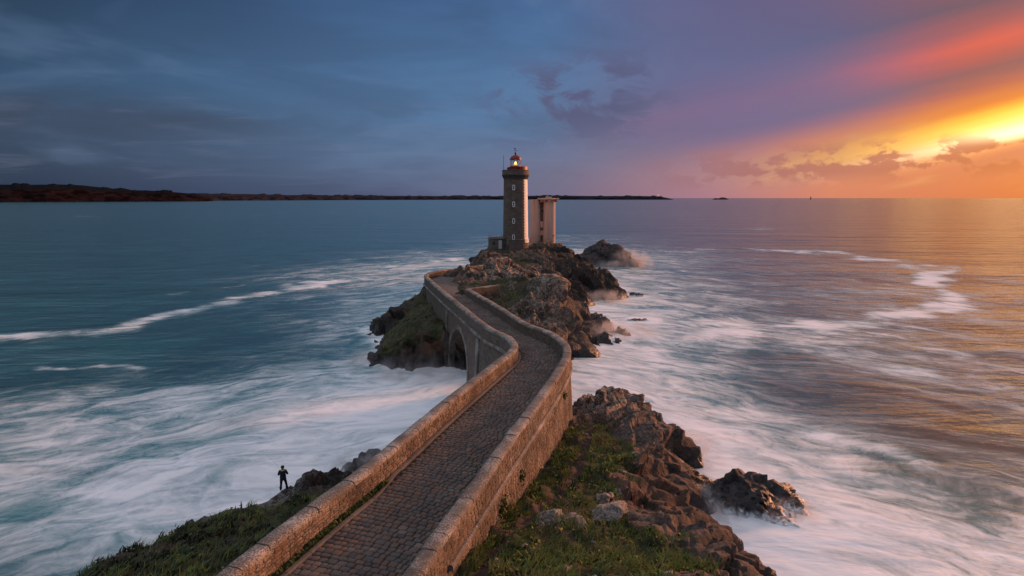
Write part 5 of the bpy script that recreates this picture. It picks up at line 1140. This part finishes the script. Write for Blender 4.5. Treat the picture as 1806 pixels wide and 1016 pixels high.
# ------------------------------------------------------------------ angler on the left bank
def person(loc, rz):
    J = {'pel': (0, 0, 0.94), 'bel': (0, 0, 1.08), 'che': (0, 0.01, 1.30), 'nec': (0, 0.0, 1.50), 'hd': (0, 0.02, 1.60), 'top': (0, 0.02, 1.74),
         'hl': (-0.10, 0, 0.90), 'kl': (-0.15, 0.04, 0.50), 'al': (-0.19, -0.02, 0.09), 'tl': (-0.21, 0.14, 0.04),
         'hr': (0.10, 0, 0.90), 'kr': (0.17, 0.05, 0.52), 'ar': (0.24, 0.0, 0.13), 'tr': (0.27, 0.15, 0.08),
         'sl': (-0.20, 0, 1.43), 'el': (-0.29, 0.03, 1.15), 'wl': (-0.22, 0.26, 1.14), 'fl': (-0.15, 0.33, 1.15),
         'sr': (0.20, 0, 1.43), 'er': (0.30, 0.02, 1.16), 'wr': (0.24, 0.24, 1.22), 'fr': (0.16, 0.32, 1.22)}
    E = [('pel', 'bel'), ('bel', 'che'), ('che', 'nec'), ('nec', 'hd'), ('hd', 'top'), ('pel', 'hl'), ('hl', 'kl'), ('kl', 'al'), ('al', 'tl'), ('pel', 'hr'), ('hr', 'kr'), ('kr', 'ar'), ('ar', 'tr'),
         ('che', 'sl'), ('sl', 'el'), ('el', 'wl'), ('wl', 'fl'), ('che', 'sr'), ('sr', 'er'), ('er', 'wr'), ('wr', 'fr')]
    RAD = {'pel': (.17, .13), 'bel': (.18, .13), 'che': (.20, .14), 'nec': (.075, .075), 'hd': (.085, .10), 'top': (.07, .085), 'hl': (.11, .12), 'kl': (.085, .085), 'al': (.062, .062), 'tl': (.05, .04), 'hr': (.11, .12), 'kr': (.085, .085), 'ar': (.062, .062), 'tr': (.05, .04),
           'sl': (.095, .095), 'el': (.075, .075), 'wl': (.055, .055), 'fl': (.045, .035), 'sr': (.095, .095), 'er': (.075, .075), 'wr': (.055, .055), 'fr': (.045, .035)}
    keys = list(J); me = bpy.data.meshes.new('body'); me.from_pydata([J[k] for k in keys], [(keys.index(a), keys.index(b_)) for a, b_ in E], [])
    o = bpy.data.objects.new('tmp', me); COL.objects.link(o)
    o.modifiers.new('skin', 'SKIN'); o.modifiers.new('sub', 'SUBSURF').levels = 2
    for i, k in enumerate(keys):
        me.skin_vertices[0].data[i].radius = RAD[k]; me.skin_vertices[0].data[i].use_root = (k == 'pel')
    bpy.context.view_layer.update(); dg = bpy.context.evaluated_depsgraph_get()
    body = bpy.data.meshes.new_from_object(o.evaluated_get(dg)); bpy.data.objects.remove(o)
    body.name = 'body'
    skin = flat('skin', (0.32, 0.17, 0.11), 0.6); jacket = flat('navy_jacket', (0.010, 0.014, 0.030), 0.7); trou = flat('dark_trousers', (0.010, 0.011, 0.016), 0.8); boot = flat('black_boots', (0.006, 0.006, 0.006), 0.6)
    body.materials.clear()
    for m_ in (skin, jacket, trou, boot): body.materials.append(m_)
    for p_ in body.polygons:
        c = p_.center; p_.use_smooth = True
        p_.material_index = 3 if c.z < 0.16 else 2 if c.z < 0.86 else 0 if (c.z > 1.50 or (c.y > 0.27)) else 1
    per = empty('person', loc, label='person in dark jacket with yellow hood fishing from the rocky bank, seen from behind', category='person'); per.rotation_euler = (0, 0, rz)
    link('body', body, per)
    hood = flat('yellow_hood', (0.42, 0.46, 0.06), 0.7)
    link('hood', lathe_me('hood', [(0.08, 1.535), (0.125, 1.525), (0.15, 1.485), (0.13, 1.455), (0.10, 1.47)], (0, -0.02), hood, 20), per, label='fluorescent yellow hood lying on the shoulders')
    link('cap', lathe_me('cap', [(0.108, 1.64), (0.118, 1.66), (0.115, 1.72), (0.09, 1.775), (0.0, 1.80)], (0, 0.02), jacket, 20), per)
    for s_ in (-1, 1): link('hem', lathe_me('hem', [(0.075, 0.16), (0.085, 0.18), (0.088, 0.30)], (s_ * (0.18 if s_ < 0 else 0.215), 0.0), trou, 14), per)
    link('jacket_hem', lathe_me('jacket_hem', [(0.20, 1.12), (0.205, 0.95), (0.215, 0.82), (0.20, 0.82)], (0, 0), jacket, 20), per)
    rod = thing(link('fishing_rod', tube_me('fishing_rod', [(0.0, 0, -0.25), (0, 0.6, 0.45), (0.0, 1.8, 1.1), (0.0, 2.7, 1.35)], [0.007, 0.005, 0.003, 0.002], METAL)), 'thin dark fishing rod held out over the sea by the person', 'fishing rod')
    rod.location = Vector(loc) + Matrix.Rotation(rz, 3, 'Z') @ Vector((-0.02, 0.34, 1.16)); rod.rotation_euler = (0, 0, rz + R(48))
    return per
PX, PY = -15.4, 39.7
person((PX, PY, height_at(T_HEAD, PX, PY) - 0.03), R(14))

# ------------------------------------------------------------------ spray hanging over the breaking swell
SPRAY_LABELS = ['spray blowing off the seaward end of the big rock behind the islet', 'low spray along the foot of the big rock behind the islet', 'spray at the tip of the dark ridge below the towers', 'mist over the reef below the brown cliff of the islet', 'mist at the foot of the cliff beside the bridge arch', 'mist round the grey rocks beyond the angler',
                'spray in the inlet between the headland and the black rock', 'spray in front of the black rock awash in foam', 'mist along the seaward edge of the headland rocks', 'mist along the left shore of the islet']
def spray(c, size, dens, seed):
    bm = bmesh.new(); bmesh.ops.create_icosphere(bm, subdivisions=3, radius=1)
    for v_ in bm.verts: v_.co = Vector((v_.co.x * size[0], v_.co.y * size[1], v_.co.z * size[2]))
    m_ = bpy.data.materials.new('spray_mist'); m_.use_nodes = True; t = NT(m_.node_tree); t.n.clear()
    g = t.new('ShaderNodeTexCoord').outputs['Object']
    sc_ = t.mapping(g, scale=(1 / size[0], 1 / size[1], 1 / size[2]))
    ln = t.new('ShaderNodeVectorMath', operation='LENGTH'); t.put(ln.inputs[0], sc_); fall = t.smooth(ln.outputs['Value'], 1.0, 0.15)
    nz = t.noise(t.mapping(g, loc=(seed * 3.1, 0, 0), scale=(1, 1, 0.8)), 2.2 / max(size[0], 1.5) * 1.6, 2, 0.55)
    dn = t.mul(t.mul(fall, t.smooth(nz, 0.38, 0.66)), dens)
    pv = t.new('ShaderNodeVolumePrincipled'); pv.inputs['Color'].default_value = (0.97, 0.96, 0.97, 1); t.put(pv.inputs['Density'], dn); pv.inputs['Anisotropy'].default_value = 0.1
    out = t.new('ShaderNodeOutputMaterial'); t.l.new(pv.outputs[0], out.inputs['Volume'])
    m_.cycles.volume_step_rate = 2.0 if hasattr(m_.cycles, 'volume_step_rate') else 1.0
    o = link('spray', bm_mesh('spray', bm, m_, True), kind='stuff', category='spray', label=SPRAY_LABELS[seed]); o.location = c
    return o
for k, (c, s_, d_) in enumerate([((38.0, 200, 1.0), (8.5, 6, 6.0), 0.7), ((31, 196.5, 0.3), (11, 3.5, 2.6), 0.6), ((20.5, 132.5, 0.3), (8, 4.5, 2.6), 0.5), ((16.5, 100, 0.2), (9.5, 8, 2.2), 0.45), ((-11.5, 75.0, 0.2), (8.5, 4.5, 2.8), 0.42), ((-11.8, 48.2, 0.2), (3.6, 2.6, 2.0), 1.3), ((14.3, 41.8, 0.1), (2.8, 4.0, 1.5), 1.3), ((19.0, 40.8, 0.0), (3.6, 2.6, 1.3), 1.2), ((16.0, 52.5, -0.1), (3.0, 6.0, 1.3), 0.9), ((-20.5, 84, -0.2), (3.0, 9.0, 1.4), 0.6)]):
    spray(c, s_, d_, k)
SC.cycles.volume_step_rate = 3.0; SC.cycles.volume_max_steps = 24
